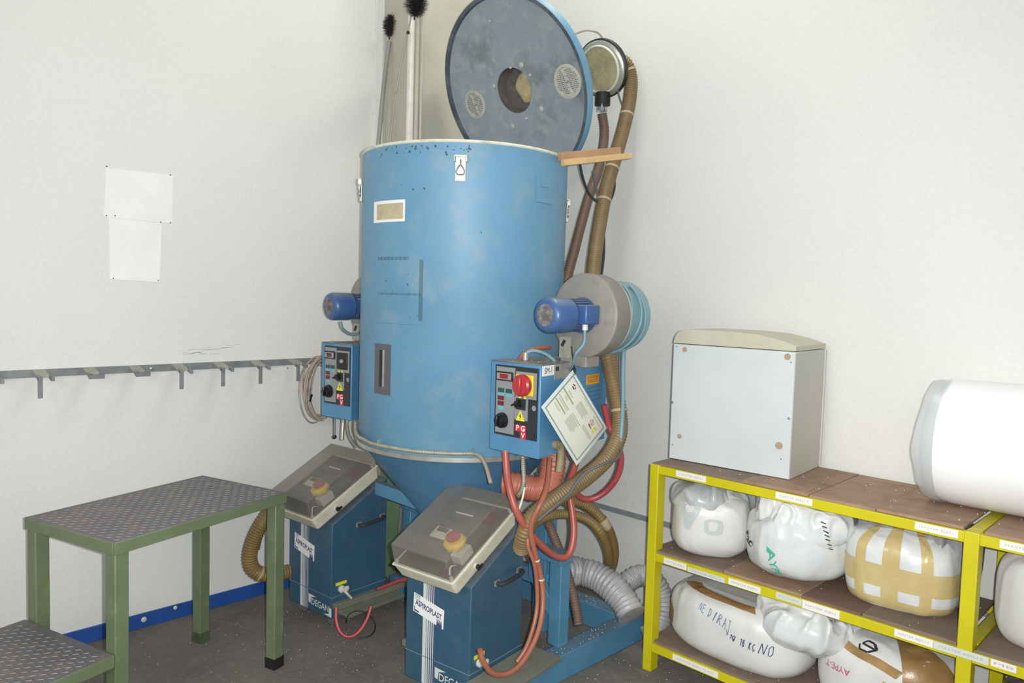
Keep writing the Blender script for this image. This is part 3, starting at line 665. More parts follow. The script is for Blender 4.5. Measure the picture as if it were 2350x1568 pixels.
ws = side_plate('warning_label', .655, .175, .86, .29, 'orange_sign')
v, f = text2d('ATTENZIONE', .0135, .01); mb = MB(); decal(mb, lambda x, y: sf(.775 * SW + x * .9, -.205 * .339 + y, .0021), v, f)
for k in range(2): decal(mb, lambda x, y: sf(x, y, .0021), *rect2(.675 * SW, -(.235 + k * .022) * .339, .845 * SW, -(.241 + k * .022) * .339))
decal(mb, lambda x, y: sf(x, y, .0021), [(.672 * SW, -.218 * .339), (.695 * SW, -.218 * .339), (.683 * SW, -.19 * .339)], [(0, 1, 2)])
mb.build('lettering', 'hose_brown', ws)
for k in range(4): side_plate('louvre', .66, .325 + k * .05, .90, .335 + k * .05, 'cone_blue', 0, .003)
_e = lambda a, n_, z: so + su * a + su.cross(Vector((0, 0, 1))).normalized() * n_ + Vector((0, 0, z - 1.306))
MB().cyl(_e(.112, -.01, 1.005), _e(.112, .018, 1.005), .017, 14).build('hose_bracket', 'hose_sand', cb, smooth_=40)
MB().tube([_e(.108, .008, 1.008), _e(.128, .012, 1.006), _e(.142, .012, .985), _e(.142, .010, .93), _e(.138, .008, .90)], .014, 12).build('drain_elbow', 'hose_sand', cb, smooth_=60)
gp = at(1206, 818, 2.80); MB().cyl(gp - Vector((0, 0, .015)), gp + Vector((0, 0, .015)), .011, 14).build('cable_gland', 'plate_silver', cb, smooth_=40)
# rear control box
Q1 = on_plane(738, 870, (0, 1, 0), 1.83); Q2 = on_plane(807, 870, (0, 1, 0), 1.86); Q3 = on_plane(836, 870, (0, 1, 0), 2.02)
Q1.z = Q2.z = Q3.z = 0
control_box(Q1, Q2, Q3 + Vector((-.02, .22, 0)), Q1 + Vector((.02, .42, 0)), .965, 1.31, 'blue control box with black switch plate on hopper left side by wall', False)

# laminated sheet hung from a black tie
nrm = su.cross(Vector((0, 0, 1))).normalized(); off = nrm * .045
def side_hit(x, y, e=.036):
    n = (su.cross(Vector((0, 0, 1)))).normalized(); return on_plane(x, y, n[:], n.dot(so) + e)
c6 = lambda x, y: (1130 + x / 6.271, 830 + y / 6.271)
TT, RR_, LL_, BB_ = [side_hit(*c6(*p)) for p in ((1155, 122), (1648, 957), (700, 655), (1210, 1500))]
def tfn(s, t, e=.0):
    p = TT * (1 - s) * (1 - t) + RR_ * s * (1 - t) + LL_ * (1 - s) * t + BB_ * s * t; return p + su.cross(Vector((0, 0, 1))).normalized() * e
def inv(x, y):                      # photo detail coordinates on the sheet -> fractions along its two edges
    Mx = np.array([[493, -455], [835, 533]]); s = np.linalg.solve(Mx, np.array([x - 1155, y - 122])); return s[0], s[1]
sh = thing('safety_sheet', 'white laminated safety sheet hanging by its corner from control box', 'sign', (TT + BB_) / 2)
def tplate(name, s0, t0, s1, t1, mat, e0, e1, par): 
    mb = MB(); mb.hexa([tfn(s0, t0, e0), tfn(s0, t1, e0), tfn(s1, t1, e0), tfn(s1, t0, e0)], [tfn(s0, t0, e1), tfn(s0, t1, e1), tfn(s1, t1, e1), tfn(s1, t0, e1)]); return mb.build(name, mat, par)
lam = tplate('laminate', 0, 0, 1, 1, 'sheet_edge', 0, .0008, sh)
tplate('border', .045, .055, .955, .945, 'frame_grey', .0008, .0011, sh)
pg = tplate('page', .065, .08, .935, .92, 'sheet', .0011, .0014, sh)
def tquad(name, pts, mat):
    mb = MB(); mb.add([tfn(*inv(*p), .0017) for p in pts], [tuple(range(len(pts)))]); mb.build(name, mat, pg)
def bar(x0, y0, x1, y1, w, mat, mb):
    s0, t0 = inv(x0, y0); s1, t1 = inv(x1, y1); t = (t0 + t1) / 2
    mb.add([tfn(s0, t - w, .0017), tfn(s0, t + w, .0017), tfn(s1, t + w, .0017), tfn(s1, t - w, .0017)], [(0, 1, 2, 3)])
mb = MB()
for a in ((1012, 380, 1138, 610, .017), (950, 465, 1070, 690, .008), (900, 520, 1020, 750, .015), (1305, 500, 1410, 700, .006), (1252, 555, 1355, 760, .006), (1125, 720, 1228, 915, .007)): bar(*a[:4], a[4], '', mb)
mb.build('green_bars', 'bar_green', pg)
mb = MB()
rr = random.Random(9)
for (x0, y0, x1, y1, n, w) in ((1235, 560, 1330, 780, 9, .16), (1105, 735, 1200, 940, 12, .22), (1285, 890, 1400, 1130, 6, .08), (1040, 480, 1070, 560, 4, .06), (950, 510, 1050, 720, 2, .04), (885, 580, 960, 740, 3, .04), (1090, 400, 1160, 500, 3, .05), (1440, 760, 1540, 960, 3, .04)):
    s0, t0 = inv(x0, y0); s1, t1 = inv(x1, y1)
    for k in range(n):
        t = t0 + w * k / n; ee = s1 - rr.uniform(0, .05)
        mb.add([tfn(s0, t, .0016), tfn(s0, t + w / n * .4, .0016), tfn(ee, t + w / n * .4, .0016), tfn(ee, t, .0016)], [(0, 1, 2, 3)])
mb.build('text_lines', 'ink_grey', pg)
tquad('warning_triangle', [(1450, 930), (1480, 945), (1470, 1000), (1425, 965)], 'yellow_sign')
tquad('sign_block', [(1350, 890), (1370, 880), (1400, 960), (1385, 960)], 'hose_darkred')
tquad('sign_block', [(1400, 980), (1418, 970), (1440, 1025), (1420, 1035)], 'yellow_sign')
mb = MB()
s0, t0 = inv(1412, 870)
for k in range(20):
    a, b = 2 * math.pi * k / 20, 2 * math.pi * (k + 1) / 20
    mb.add([tfn(s0 + .040 * math.cos(a), t0 + .055 * math.sin(a), .0017), tfn(s0 + .032 * math.cos(a), t0 + .044 * math.sin(a), .0017), tfn(s0 + .032 * math.cos(b), t0 + .044 * math.sin(b), .0017), tfn(s0 + .040 * math.cos(b), t0 + .055 * math.sin(b), .0017)], [(0, 1, 2, 3)])
mb.build('prohibition_ring', 'hose_darkred', pg)
tquad('pictogram', [(1402, 880), (1415, 845), (1422, 848), (1412, 890)], 'ink'); tquad('pictogram', [(1138, 320), (1160, 320), (1185, 345), (1165, 350)], 'ink'); tquad('pictogram', [(1130, 350), (1145, 345), (1165, 395), (1150, 398)], 'ink'); tquad('pictogram', [(1165, 368), (1180, 362), (1186, 385), (1172, 392)], 'ink')
MB().tube([side_hit(1312, 795, .05), side_hit(1314, 815, .055), side_hit(1317, 835, .045), side_hit(1317, 860, .034)], .0022, 6).build('cable_tie', 'black', sh, smooth_=60)
MB().tube([side_hit(1317, 842, .03), side_hit(1321, 850, .036), side_hit(1317, 862, .036), side_hit(1313, 850, .034), side_hit(1317, 842, .03)], .002, 6).build('tie_loop', 'black', sh, smooth_=60)

# ================================================================== hose runs
def path(pts, D=None): return [at(p[0], p[1], p[2] if len(p) > 2 else D) for p in pts]
def run(name, pts, r, mat, label, cat, corr=None, n=12, D=None, clips=(), clipmat='tape_grey', jit=0):
    P = path(pts, D); mb = MB().tube(P, r, n, corr=corr, seedj=jit); o = mb.build(name, mat, smooth_=(180 if corr and corr[1] < .05 else 70)); tag(o, label, cat)
    Q = smooth(P, .01)
    for c in clips:
        i = min(range(len(Q)), key=lambda k: (Q[k] - at(c[0], c[1], c[2])).length); i = max(1, min(len(Q) - 2, i)); d = (Q[i + 1] - Q[i - 1]).normalized(); w = c[3] if len(c) > 3 else .006
        MB().lathe([(r * 1.02, -w), (r * 1.10, -w * .8), (r * 1.10, w * .8), (r * 1.02, w)], Q[i], d, 16).build('tie_band', clipmat, o, smooth_=40)
    return o
C1 = (.0115, .075)
run('suction_hose', [(1408, 143, 3.70), (1424, 139, 3.72), (1440, 152, 3.74), (1448, 185, 3.74), (1444, 235, 3.72), (1432, 290, 3.68), (1417, 345, 3.64), (1402, 395, 3.6), (1390, 440, 3.55), (1377, 510, 3.5), (1367, 575, 3.44), (1361, 635, 3.38), (1366, 700, 3.25), (1380, 765, 3.15), (1394, 815, 3.08), (1404, 860, 3.06), (1414, 905, 3.06), (1421, 950, 3.05), (1420, 1000, 3.0), (1396, 1048, 2.95), (1350, 1092, 2.88), (1300, 1128, 2.80), (1250, 1162, 2.74), (1218, 1192, 2.72), (1203, 1228, 2.72), (1196, 1262, 2.76)], .0315, 'hose_brown',
    'thick brown ribbed hose arching from loader down behind the front blower', 'hose', corr=C1, n=18, clips=((1445, 160, 3.74), (1436, 262, 3.7), (1390, 378, 3.6), (1378, 460, 3.55), (1420, 940, 3.05)))
run('suction_hose', [(1382, 262, 3.78), (1387, 300, 3.78), (1383, 345, 3.74), (1370, 400, 3.68), (1352, 450, 3.62), (1334, 515, 3.56), (1317, 580, 3.5), (1302, 635, 3.46), (1288, 690, 3.42)], .0225, 'hose_purple',
    'thinner purplish brown ribbed hose slanting behind the drum edge', 'hose', corr=C1, n=16)
run('suction_hose', [(1222, 1205, 3.0), (1250, 1188, 3.05), (1285, 1180, 3.1), (1322, 1183, 3.1), (1355, 1197, 3.1), (1380, 1225, 3.1), (1395, 1262, 3.2), (1397, 1295, 3.32), (1385, 1335, 3.38)], .019, 'hose_ochre',
    'inner ochre hose loop behind the frame near the floor', 'hose', corr=C1, n=14)
run('suction_hose', [(1300, 1150, 3.08), (1330, 1153, 3.12), (1362, 1172, 3.15), (1390, 1205, 3.16), (1406, 1245, 3.24), (1408, 1285, 3.34), (1395, 1325, 3.40)], .021, 'hose_ochre',
    'outer ochre hose loop bound with a pale tape band near the floor', 'hose', corr=C1, n=14, clips=((1379, 1208, 3.15, .024),))
run('suction_hose', [(1248, 1178, 3.1), (1264, 1215, 3.12), (1283, 1262, 3.12), (1300, 1310, 3.12), (1316, 1370, 3.1), (1325, 1415, 3.08), (1328, 1436, 3.06)], .0195, 'hose_purple',
    'grey brown ribbed hose ending on the floor inside the frame', 'hose', corr=C1, n=14)
run('suction_hose', [(640, 1150, 3.45), (622, 1172, 3.42), (602, 1200, 3.4), (584, 1235, 3.4), (574, 1270, 3.4), (577, 1300, 3.4), (597, 1317, 3.4), (625, 1318, 3.42), (665, 1312, 3.45)], .031, 'hose_ochre',
    'ochre hose bending beside the step platform at the left wall', 'hose', corr=C1, n=18, clips=((594, 1316, 3.4, .004),))
run('hanging_cable', [(640, 1163, 3.42), (620, 1190, 3.42), (602, 1230, 3.42), (594, 1262, 3.42)], .004, 'rubber_grey', 'thin grey cable following the ochre hose by the platform', 'cable')
# ducts
run('flexible_duct', [(1158, 1112, 2.98), (1180, 1113, 2.97), (1205, 1118, 2.96), (1232, 1122, 2.96), (1256, 1112, 2.96), (1267, 1085, 2.97), (1270, 1055, 2.97), (1270, 1020, 2.98)], .050, 'duct_terracotta',
    'wide terracotta ribbed duct bending under the front control box', 'duct', corr=(.017, .045), n=24)
run('flexible_duct', [(1272, 1312, 3.17), (1296, 1310, 3.2), (1330, 1312, 3.24), (1368, 1322, 3.22), (1402, 1345, 3.18), (1432, 1378, 3.14), (1450, 1412, 3.10)], .061, 'duct_silver',
    'silver grey flexible duct slumped over the rear frame beam', 'duct', corr=(.020, .06), n=24, jit=3)
run('flexible_duct', [(1420, 1372, 3.34), (1438, 1340, 3.36), (1466, 1322, 3.38), (1494, 1328, 3.38), (1514, 1355, 3.38), (1522, 1395, 3.36), (1512, 1435, 3.34), (1485, 1462, 3.3)], .048, 'duct_silver',
    'silver grey flexible duct curling behind the yellow shelf post', 'duct', corr=(.018, .06), n=22, jit=9)
# coloured hoses
run('red_hose', [(1160, 1035, 2.76), (1163, 1080, 2.74), (1170, 1125, 2.71), (1184, 1170, 2.69), (1208, 1213, 2.70), (1240, 1250, 2.74), (1272, 1275, 2.80), (1297, 1279, 2.84), (1311, 1260, 2.86), (1317, 1222, 2.88), (1314, 1180, 2.90), (1308, 1140, 2.92), (1308, 1105, 2.95), (1318, 1075, 2.98), (1328, 1040, 3.0)], .0140, 'hose_red',
    'thick red rubber hose looping under the control box', 'hose')
run('orange_hose', [(1262, 1052, 2.80), (1259, 1090, 2.76), (1252, 1128, 2.70), (1238, 1162, 2.66), (1224, 1190, 2.66), (1218, 1220, 2.67), (1226, 1262, 2.68), (1238, 1305, 2.70), (1245, 1350, 2.70), (1245, 1400, 2.68), (1235, 1450, 2.64), (1215, 1495, 2.60), (1190, 1530, 2.56), (1160, 1548, 2.52), (1130, 1545, 2.48), (1110, 1520, 2.46), (1101, 1490, 2.46)], .0098, 'hose_orange',
    'long orange hose looping down to the tap of the front suction unit', 'hose', clips=((1236, 1285, 2.69, .003), (1243, 1330, 2.7, .003)), clipmat='rim_cream')
run('orange_hose', [(1211, 1230, 2.70), (1213, 1258, 2.69), (1226, 1292, 2.69), (1232, 1335, 2.70), (1233, 1390, 2.69), (1224, 1440, 2.66), (1206, 1490, 2.62), (1186, 1520, 2.60)], .0085, 'hose_orange',
    'shorter orange hose tied alongside the long one by the cabinet', 'hose')
run('red_hose', [(1386, 930, 3.02), (1398, 975, 3.04), (1415, 1015, 3.04), (1425, 1052, 3.05), (1418, 1090, 3.06), (1396, 1122, 3.07), (1368, 1142, 3.07), (1342, 1146, 3.06), (1324, 1134, 3.04), (1316, 1112, 3.02)], .0135, 'hose_darkred',
    'dark red rubber hose curving in front of the right wall', 'hose')
run('red_hose', [(1190, 832, 2.84), (1200, 815, 2.82), (1216, 805, 2.83), (1238, 799, 2.86), (1262, 797, 2.9)], .009, 'hose_orange', 'short red hose lying over the front control box top', 'hose')
run('red_hose', [(772, 1395, 3.32), (772, 1425, 3.3), (782, 1452, 3.28), (802, 1462, 3.27), (824, 1450, 3.28), (842, 1422, 3.3), (852, 1392, 3.32)], .0085, 'hose_darkred', 'red hose drooping under the rear suction unit', 'hose')
run('red_hose', [(868, 1352, 3.2), (890, 1344, 3.15), (915, 1334, 3.1), (935, 1330, 3.05)], .008, 'hose_darkred', 'straight red hose between the two suction units', 'hose')
run('hanging_cable', [(795, 1430, 3.3), (800, 1412, 3.32), (822, 1402, 3.33), (848, 1412, 3.32), (862, 1435, 3.3), (852, 1458, 3.26), (822, 1467, 3.25)], .003, 'black', 'thin black cable drooping under the rear suction unit', 'cable')
# cables
g1 = FA + Vector((.055, -.05, -.05))
o = MB().tube([g1, g1 + Vector((-.003, 0, -.05)), g1 + Vector((-.03, -.01, -.09)), at(1316, 838, 2.78), at(1308, 850, 2.84)], .0065, 10).build('motor_cable', 'cable_blue', smooth_=60); tag(o, 'pale blue cable dropping from front motor terminal box', 'cable')
run('motor_cable', [(1206, 822, 2.80), (1212, 808, 2.80), (1232, 806, 2.80), (1254, 814, 2.81), (1272, 828, 2.82), (1282, 840, 2.84)], .0065, 'cable_blue', 'pale blue cable arching over the front control box', 'cable')
mb = MB(); ctr = FA + Vector((0, .15, 0))
for k in range(3):
    mb.tube([ctr + Vector((0, .030 * k - .035 + (.03 * math.sin(t * .9 + k)), 0)) + Vector((math.cos(t), 0, math.sin(t))) * (.1405 + .004 * (k % 2)) for t in [1.0 - 2.7 * i / 12 for i in range(13)]], .0048, 8)
o = mb.build('wound_cable', 'cable_blue', smooth_=60); tag(o, 'pale blue cable wound around the front blower canister', 'cable')
run('hanging_cable', [(1436, 770, 2.98), (1432, 800, 2.98), (1430, 850, 2.98), (1430, 910, 2.98), (1428, 965, 2.98), (1424, 1010, 2.97), (1417, 1045, 2.96)], .0085, 'cable_blue', 'pale blue cable falling straight from the front blower', 'cable')
run('hanging_cable', [(1420, 800, 3.02), (1423, 870, 3.03), (1427, 940, 3.03), (1430, 1010, 3.0), (1418, 1050, 2.9), (1385, 1065, 2.8), (1345, 1085, 2.77), (1322, 1110, 2.76), (1305, 1135, 2.74), (1270, 1165, 2.70), (1235, 1195, 2.68)], .0055, 'rubber_grey', 'dark grey cable running along the thick brown hose', 'cable')
run('hanging_cable', [(1330, 372, 3.4), (1338, 410, 3.45), (1352, 445, 3.5), (1372, 462, 3.52), (1398, 462, 3.55), (1410, 430, 3.58), (1408, 395, 3.6)], .006, 'rubber', 'black cable looping below the wooden sticks', 'cable')
run('hanging_cable', [(1386, 540, 3.5), (1386, 580, 3.48), (1382, 620, 3.45), (1376, 650, 3.4)], .006, 'rubber', 'black cable beside the thick brown hose above blower', 'cable')
run('hanging_cable', [(1424, 175, 3.72), (1418, 200, 3.72), (1422, 225, 3.72), (1436, 255, 3.74), (1450, 240, 3.8), (1455, 215, 3.82), (1448, 195, 3.82)], .004, 'rubber_grey', 'thin dark cable looping around hose at the loader', 'cable')
run('hanging_cable', [(1362, 392, 3.5), (1366, 420, 3.52), (1374, 455, 3.54), (1378, 480, 3.54)], .006, 'rubber_grey', 'short grey strap between the two brown hoses', 'cable')
# conduits
cps = []
for x, y in ((818, 968), (820, 985), (828, 1000), (842, 1009), (862, 1018), (900, 1026), (950, 1034), (1000, 1038), (1050, 1040), (1084, 1040)):
    th, z = drum_hit(x, y); cps.append(drum_pt(th, z, .012))
o = MB().tube(cps + [at(1104, 1050, 2.80), at(1115, 1070, 2.76), at(1121, 1090, 2.72), at(1126, 1108, 2.68)], .0076, 12, corr=(.008, .10)).build('steel_conduit', 'conduit', smooth_=70)
tag(o, 'ribbed metal conduit following the drum bottom to front unit', 'conduit')
run('steel_conduit', [(1200, 1045, 2.86), (1201, 1075, 2.84), (1202, 1105, 2.82), (1198, 1125, 2.8), (1188, 1138, 2.78)], .009, 'conduit', 'ribbed metal conduit hanging under the front control box', 'conduit', corr=(.008, .10))
run('spiral_cable', [(1204, 1120, 2.74), (1200, 1140, 2.72), (1195, 1158, 2.7), (1188, 1176, 2.68)], .004, 'rim_cream', 'thin cream spiral cord beside the front unit cover', 'cable', corr=(.006, .15))
run('steel_conduit', [(789, 945, 3.68), (787, 975, 3.68), (785, 1010, 3.66)], .009, 'steel', 'straight steel pipe under the rear control box', 'conduit')
run('steel_conduit', [(799, 945, 3.66), (797, 970, 3.66), (800, 995, 3.62), (808, 1012, 3.56), (818, 1026, 3.5)], .007, 'conduit', 'bent grey conduit under the rear control box', 'conduit')
run('steel_conduit', [(815, 945, 3.6), (815, 975, 3.6), (818, 1000, 3.56), (826, 1022, 3.48)], .0085, 'conduit', 'ribbed conduit nearest the drum under rear control box', 'conduit', corr=(.008, .12))
o = run('pull_cable', [(767, 930, 3.66), (768, 960, 3.66), (768, 1000, 3.62)], .005, 'cable_grey', 'thin cord with black end knob over the rear suction unit', 'cord')
MB().ball(at(768, 1003, 3.62), .010, 6).build('end_knob', 'black', o, smooth_=60)
o = run('motor_cable', [(781, 738, 3.6), (786, 754, 3.6), (800, 765, 3.62), (815, 768, 3.64), (828, 762, 3.66)], .007, 'cable_blue', 'pale blue cable below the rear blower motor', 'cable')

# ================================================================== suction units
def suction_unit(org, rot, label, bodyz, zoff, first):
    global CUR
    base = Vector((org[0], org[1], 0)); r = Matrix.Rotation(math.radians(rot), 4, 'Z')
    t = thing('suction_unit', label, 'suction unit', base + r @ Vector((-.16, .27, 0)))
    CUR = Matrix.Translation(base) @ r
    z0 = bodyz; zf = .46 + zoff; sl = math.tan(math.radians(27.5))
    y0, y1 = .11, .43; x0, x1 = -.335, -.005
    mb = MB(); mb.hexa([(x0, y0, z0), (x1, y0, z0), (x1, y1, z0), (x0, y1, z0)], [(x0, y0, zf + sl * y0 - .015), (x1, y0, zf + sl * y0 - .015), (x1, y1, zf + sl * y1 - .015), (x0, y1, zf + sl * y1 - .015)])
    body = mb.build('body', 'unit_blue', t, bevel=.004)
    MB().box((x0 - .0015, y0 - .0015, .155), (x1 + .0015, y1 + .0015, .158)).build('seam', 'cable_grey', body)
    # stripes on the front face
    ff = lambda x, z, e=0.0: Vector((x, y0 - e, z))
    sx = x0 + .092; mb = MB(); mb.hexa([ff(sx, z0 + .004, 0), ff(sx + .062, z0 + .004, 0), ff(sx + .062, z0 + .004, .0012), ff(sx, z0 + .004, .0012)][::1], [ff(sx, zf + .03, 0), ff(sx + .062, zf + .03, 0), ff(sx + .062, zf + .03, .0012), ff(sx, zf + .03, .0012)])
    st = mb.build('stripe_decal', 'ink_pale', t)
    mb = MB()
    for k, w in enumerate((.0022, .0035, .0045, .0055, .006)):
        xx = sx + .018 + k * .0098; mb.add([ff(xx, z0 + .004, .0018), ff(xx + w, z0 + .004, .0018), ff(xx + w, zf + .03, .0018), ff(xx, zf + .03, .0018)], [(0, 1, 2, 3)])
    mb.build('blue_lines', 'ink_navy', st)
    # sticker, slanted down to the right
    so_ = ff(x0 + .122, .352 + zoff * .5, 0); a = math.radians(-11); uu = Vector((math.cos(a), 0, math.sin(a))); vv = Vector((.04, 0, .999)).normalized()
    sfn = lambda x, y, e=.003: so_ + uu * x + vv * y + Vector((0, -e, 0))
    mb = MB(); mb.hexa([sfn(-.08, -.037, .0015), sfn(.08, -.037, .0015), sfn(.08, .037, .0015), sfn(-.08, .037, .0015)], [sfn(-.08, -.037, .003), sfn(.08, -.037, .003), sfn(.08, .037, .003), sfn(-.08, .037, .003)])
    stk = mb.build('brand_sticker', 'white', t)
    v, f = text2d('ASPIROPLAST', .0225, .022); mb = MB(); decal(mb, lambda x, y: sfn(x * 1.02, y * 1.35 + .003 , .0036), v, f)
    for k in range(3): decal(mb, lambda x, y: sfn(x, y, .0036), *rect2(-.073, .0315 - k * .0075, -.045, .034 - k * .0075 - .0005 * k))
    for k in range(5): decal(mb, lambda x, y: sfn(x, y, .0036), *rect2(.045, -.0140 - k * .0048 - .0008 * k, .073, -.0115 - k * .0048))
    decal(mb, lambda x, y: sfn(x, y, .0036), *rect2(-.074, -.033, -.05, -.027)); decal(mb, lambda x, y: sfn(x, y, .0036), *rect2(-.075, -.033, -.071, -.014))
    mb.build('lettering', 'ink_navy', stk)
    # plate low on the front face
    so2 = ff(x1 - .082, .100, 0); u2 = Vector((1, 0, 0)); fn2 = lambda x, y, e=.002: so2 + u2 * x + Vector((0, -e, y))
    mb = MB(); v, f = text2d('DEGAN', .042, .01); decal(mb, lambda x, y: fn2(x * .95, y, .0015), v, f)
    decal(mb, lambda x, y: fn2(x, y, .0015), [(-.088, .034), (-.03, .030), (-.068, .020), (-.072, -.012), (-.088, -.006)], [(0, 4, 3, 2, 1)])
    decal(mb, lambda x, y: fn2(x, y, .0015), [(.088, -.034), (.03, -.030), (.068, -.020), (.072, .012), (.088, .006)], [(0, 4, 3, 2, 1)])
    for f_ in (0,): pass
    mb.build('lettering', 'ink_pale', t)
    # handle on the right face
    yc = (y0 + y1) / 2 + .06; zc = .470 + zoff * .6
    h = MB().tube([(x1, yc - .07, zc), (x1 + .022, yc - .068, zc), (x1 + .030, yc - .04, zc + .004), (x1 + .030, yc + .04, zc + .010), (x1 + .022, yc + .068, zc + .012), (x1, yc + .07, zc + .012)], .0085, 10).build('handle', 'rubber', t, smooth_=60)
    for a_, b_ in ((-.085, -.010), (.055, .002)): MB().box((x1, yc + a_, zc + b_), (x1 + .004, yc + a_ + .030, zc + b_ + .022)).build('handle_plate', 'steel_dull', h)
    # tap and yellow tag
    tp = Vector((x1, y0 + .055, .185)); MB().box((x1, tp.y - .03, tp.z + .020), (x1 + .002, tp.y + .03, tp.z + .034)).build('yellow_tag', 'yellow_sign', t)
    mb = MB(); mb.lathe([(.017, 0), (.017, .010), (.010, .014), (.010, .028)], tp, (1, 0, 0), 16, False, True); mb.tube([tp + Vector((.02, 0, 0)), tp + Vector((.03, .012, -.018)), tp + Vector((.032, .035, -.045))], .006, 8)
    mb.lathe([(.012, 0), (.014, .006), (0, .01)], tp + Vector((.022, .012, .004)), (1, 0, 0), 12)
    mb.build('tap', 'valve', t, smooth_=50)
    # casters
    for cx in (x0 + .05, x1 - .05):
        for cy in (y0 + .05, y1 - .05):
            w = MB().lathe([(.012, -.010), (.024, -.010), (.026, -.006), (.026, .006), (.024, .010), (.012, .010)], (cx, cy, .026), (1, 0, 0), 18, True, True).build('caster', 'rubber_grey', t, smooth_=40)
            MB().box((cx - .016, cy - .012, .026), (cx + .016, cy + .012, z0 + .002)).build('caster_fork', 'steel_dull', w)
    # mounting tray
    tr = MB().box((x0 + .10, y0 + .02, .085), (x1 + .10, y1 + .04, .100)) if not first else MB().box((x1 + .002, y0 - .02, .125), (x1 + .165, y1 + .05, .140))
    tr.build('mounting_tray', 'green_olive', t, bevel=.002)
    if first: MB().box((x0 - .05, y0 + .03, .14), (x0 - .001, y0 + .07, .165)).build('bracket_arm', 'green_olive', t, bevel=.002)
    else:
        MB().beam((x1 + .003, y0 + .01, .115), (x1 + .02, y1 + .12, .115), .045, .028).build('bracket_arm', 'green_olive', t, bevel=.002)
    # tilted case
    zc0 = .55 + zoff; ph = math.radians(27.5); CU = CUR
    CUR = CU @ Matrix.Translation((0, 0, zc0)) @ Matrix.Rotation(ph, 4, 'X')
    W_, Ln, dp = .305, .410, .070
    tray = MB().hexa([(-W_ + .012, .012, -dp), (-.012, .012, -dp), (-.012, Ln - .012, -dp), (-W_ + .012, Ln - .012, -dp)], [(-W_, 0, 0), (0, 0, 0), (0, Ln, 0), (-W_, Ln, 0)]).build('case', 'cream_case', t, bevel=.012, seg=3)
    MB().box((-W_ - .001, -.001, -.006), (.001, Ln + .001, .001)).build('case_lip', 'cream_case', tray, bevel=.002)
    mb = MB(); mb.hexa([(-W_ + .006, .004, .002), (-.006, .004, .002), (-.006, Ln - .004, .002), (-W_ + .006, Ln - .004, .002)], [(-W_ + .012, .018, .088), (-.012, .018, .088), (-.012, Ln - .012, .088), (-W_ + .012, Ln - .012, .088)])
    mb.f = [f for f in mb.f if f != (0, 3, 2, 1)]
    mb.build('clear_cover', 'cover_clear', t, bevel=.008, seg=3)
    MB().box((-W_ + .012, .012, .001), (-.012, Ln - .012, .003)).build('case_floor', 'case_inner', tray)
    inr = MB().box((-W_ + .045, .05, .004), (-.068, Ln - .05, .046)).build('inner_panel', 'case_inner', tray, bevel=.003)
    fx = lambda a, b, c, d, z0_, z1_: MB().box((-W_ + a, b, z0_), (-W_ + c, d, z1_))
    fx(.105, .13, .180, .185, .051, .060).build('meter', 'cream_case', inr, bevel=.002); fx(.118, .16, .168, .180, .060, .062).build('meter_window', 'case_inner', inr)
    MB().lathe([(.043, 0), (.046, .014), (.036, .024)], (-W_ + .228, .135, .046), (0, 0, 1), 8, False, True).build('switch_ring', 'yellow', inr, bevel=.002)
    MB().lathe([(.028, 0), (.028, .010), (.022, .013)], (-W_ + .222, .142, .070), (0, 0, 1), 24, False, True).build('main_switch', 'red', inr, smooth_=40)
    MB().box((-.066, .085, .004), (-.018, .155, .042)).build('terminal_block', 'valve', tray, bevel=.002)
    MB().box((-.062, .165, .004), (-.025, .27, .034)).build('relay_block', 'rubber_grey', tray, bevel=.002)
    MB().box((-.070, .27, .004), (-.040, .34, .026)).build('relay_block', 'led_red', tray, bevel=.002)
    for k, m in enumerate(('led_green', 'led_green', 'led_red')): MB().lathe([(.010, 0), (.010, .006), (.0, .008)], (-W_ + .115 + k * .030, .240, .051), (0, 0, 1), 16).build('button', m, inr, smooth_=40)
    fx(.12, .275, .205, .281, .051, .053).build('name_strip', 'white', inr)
    for k in range(4): MB().tube([(-.06 + k * .012, .03, .004), (-.055 + k * .01, .045, .03), (-.06 + k * .012, .07, .012)], .003, 6).build('wire', ('red', 'led_green', 'white', 'black')[k], tray, smooth_=60)
    for (x, y) in ((-.016, .016), (-W_ + .016, .016), (-.016, Ln - .02), (-W_ + .016, Ln - .02)): MB().cyl((x, y, 0), (x, y, .012), .007, 10).build('corner_screw', 'valve', tray, smooth_=40)
    MB().lathe([(.013, 0), (.013, .008), (.0, .009)], (-.006, .13, -.036), (1, 0, 0), 18).build('knob_base', 'valve', tray, smooth_=40)
    MB().lathe([(.010, .008), (.009, .020), (.0, .021)], (-.006, .13, -.036), (1, 0, 0), 14).beam((.014, .118, -.036), (.014, .148, -.036), .008, .008).build('side_knob', 'black', tray, smooth_=40)
    CUR = Matrix.Identity(4)
suction_unit((-1.945, 1.685), 8, 'front suction unit, dark blue cabinet with clear tilted switch cover', .045, -.018, True)
suction_unit((-2.885, 1.675), 5, 'rear suction unit, dark blue cabinet standing behind the step platform', .055, -.01, False)

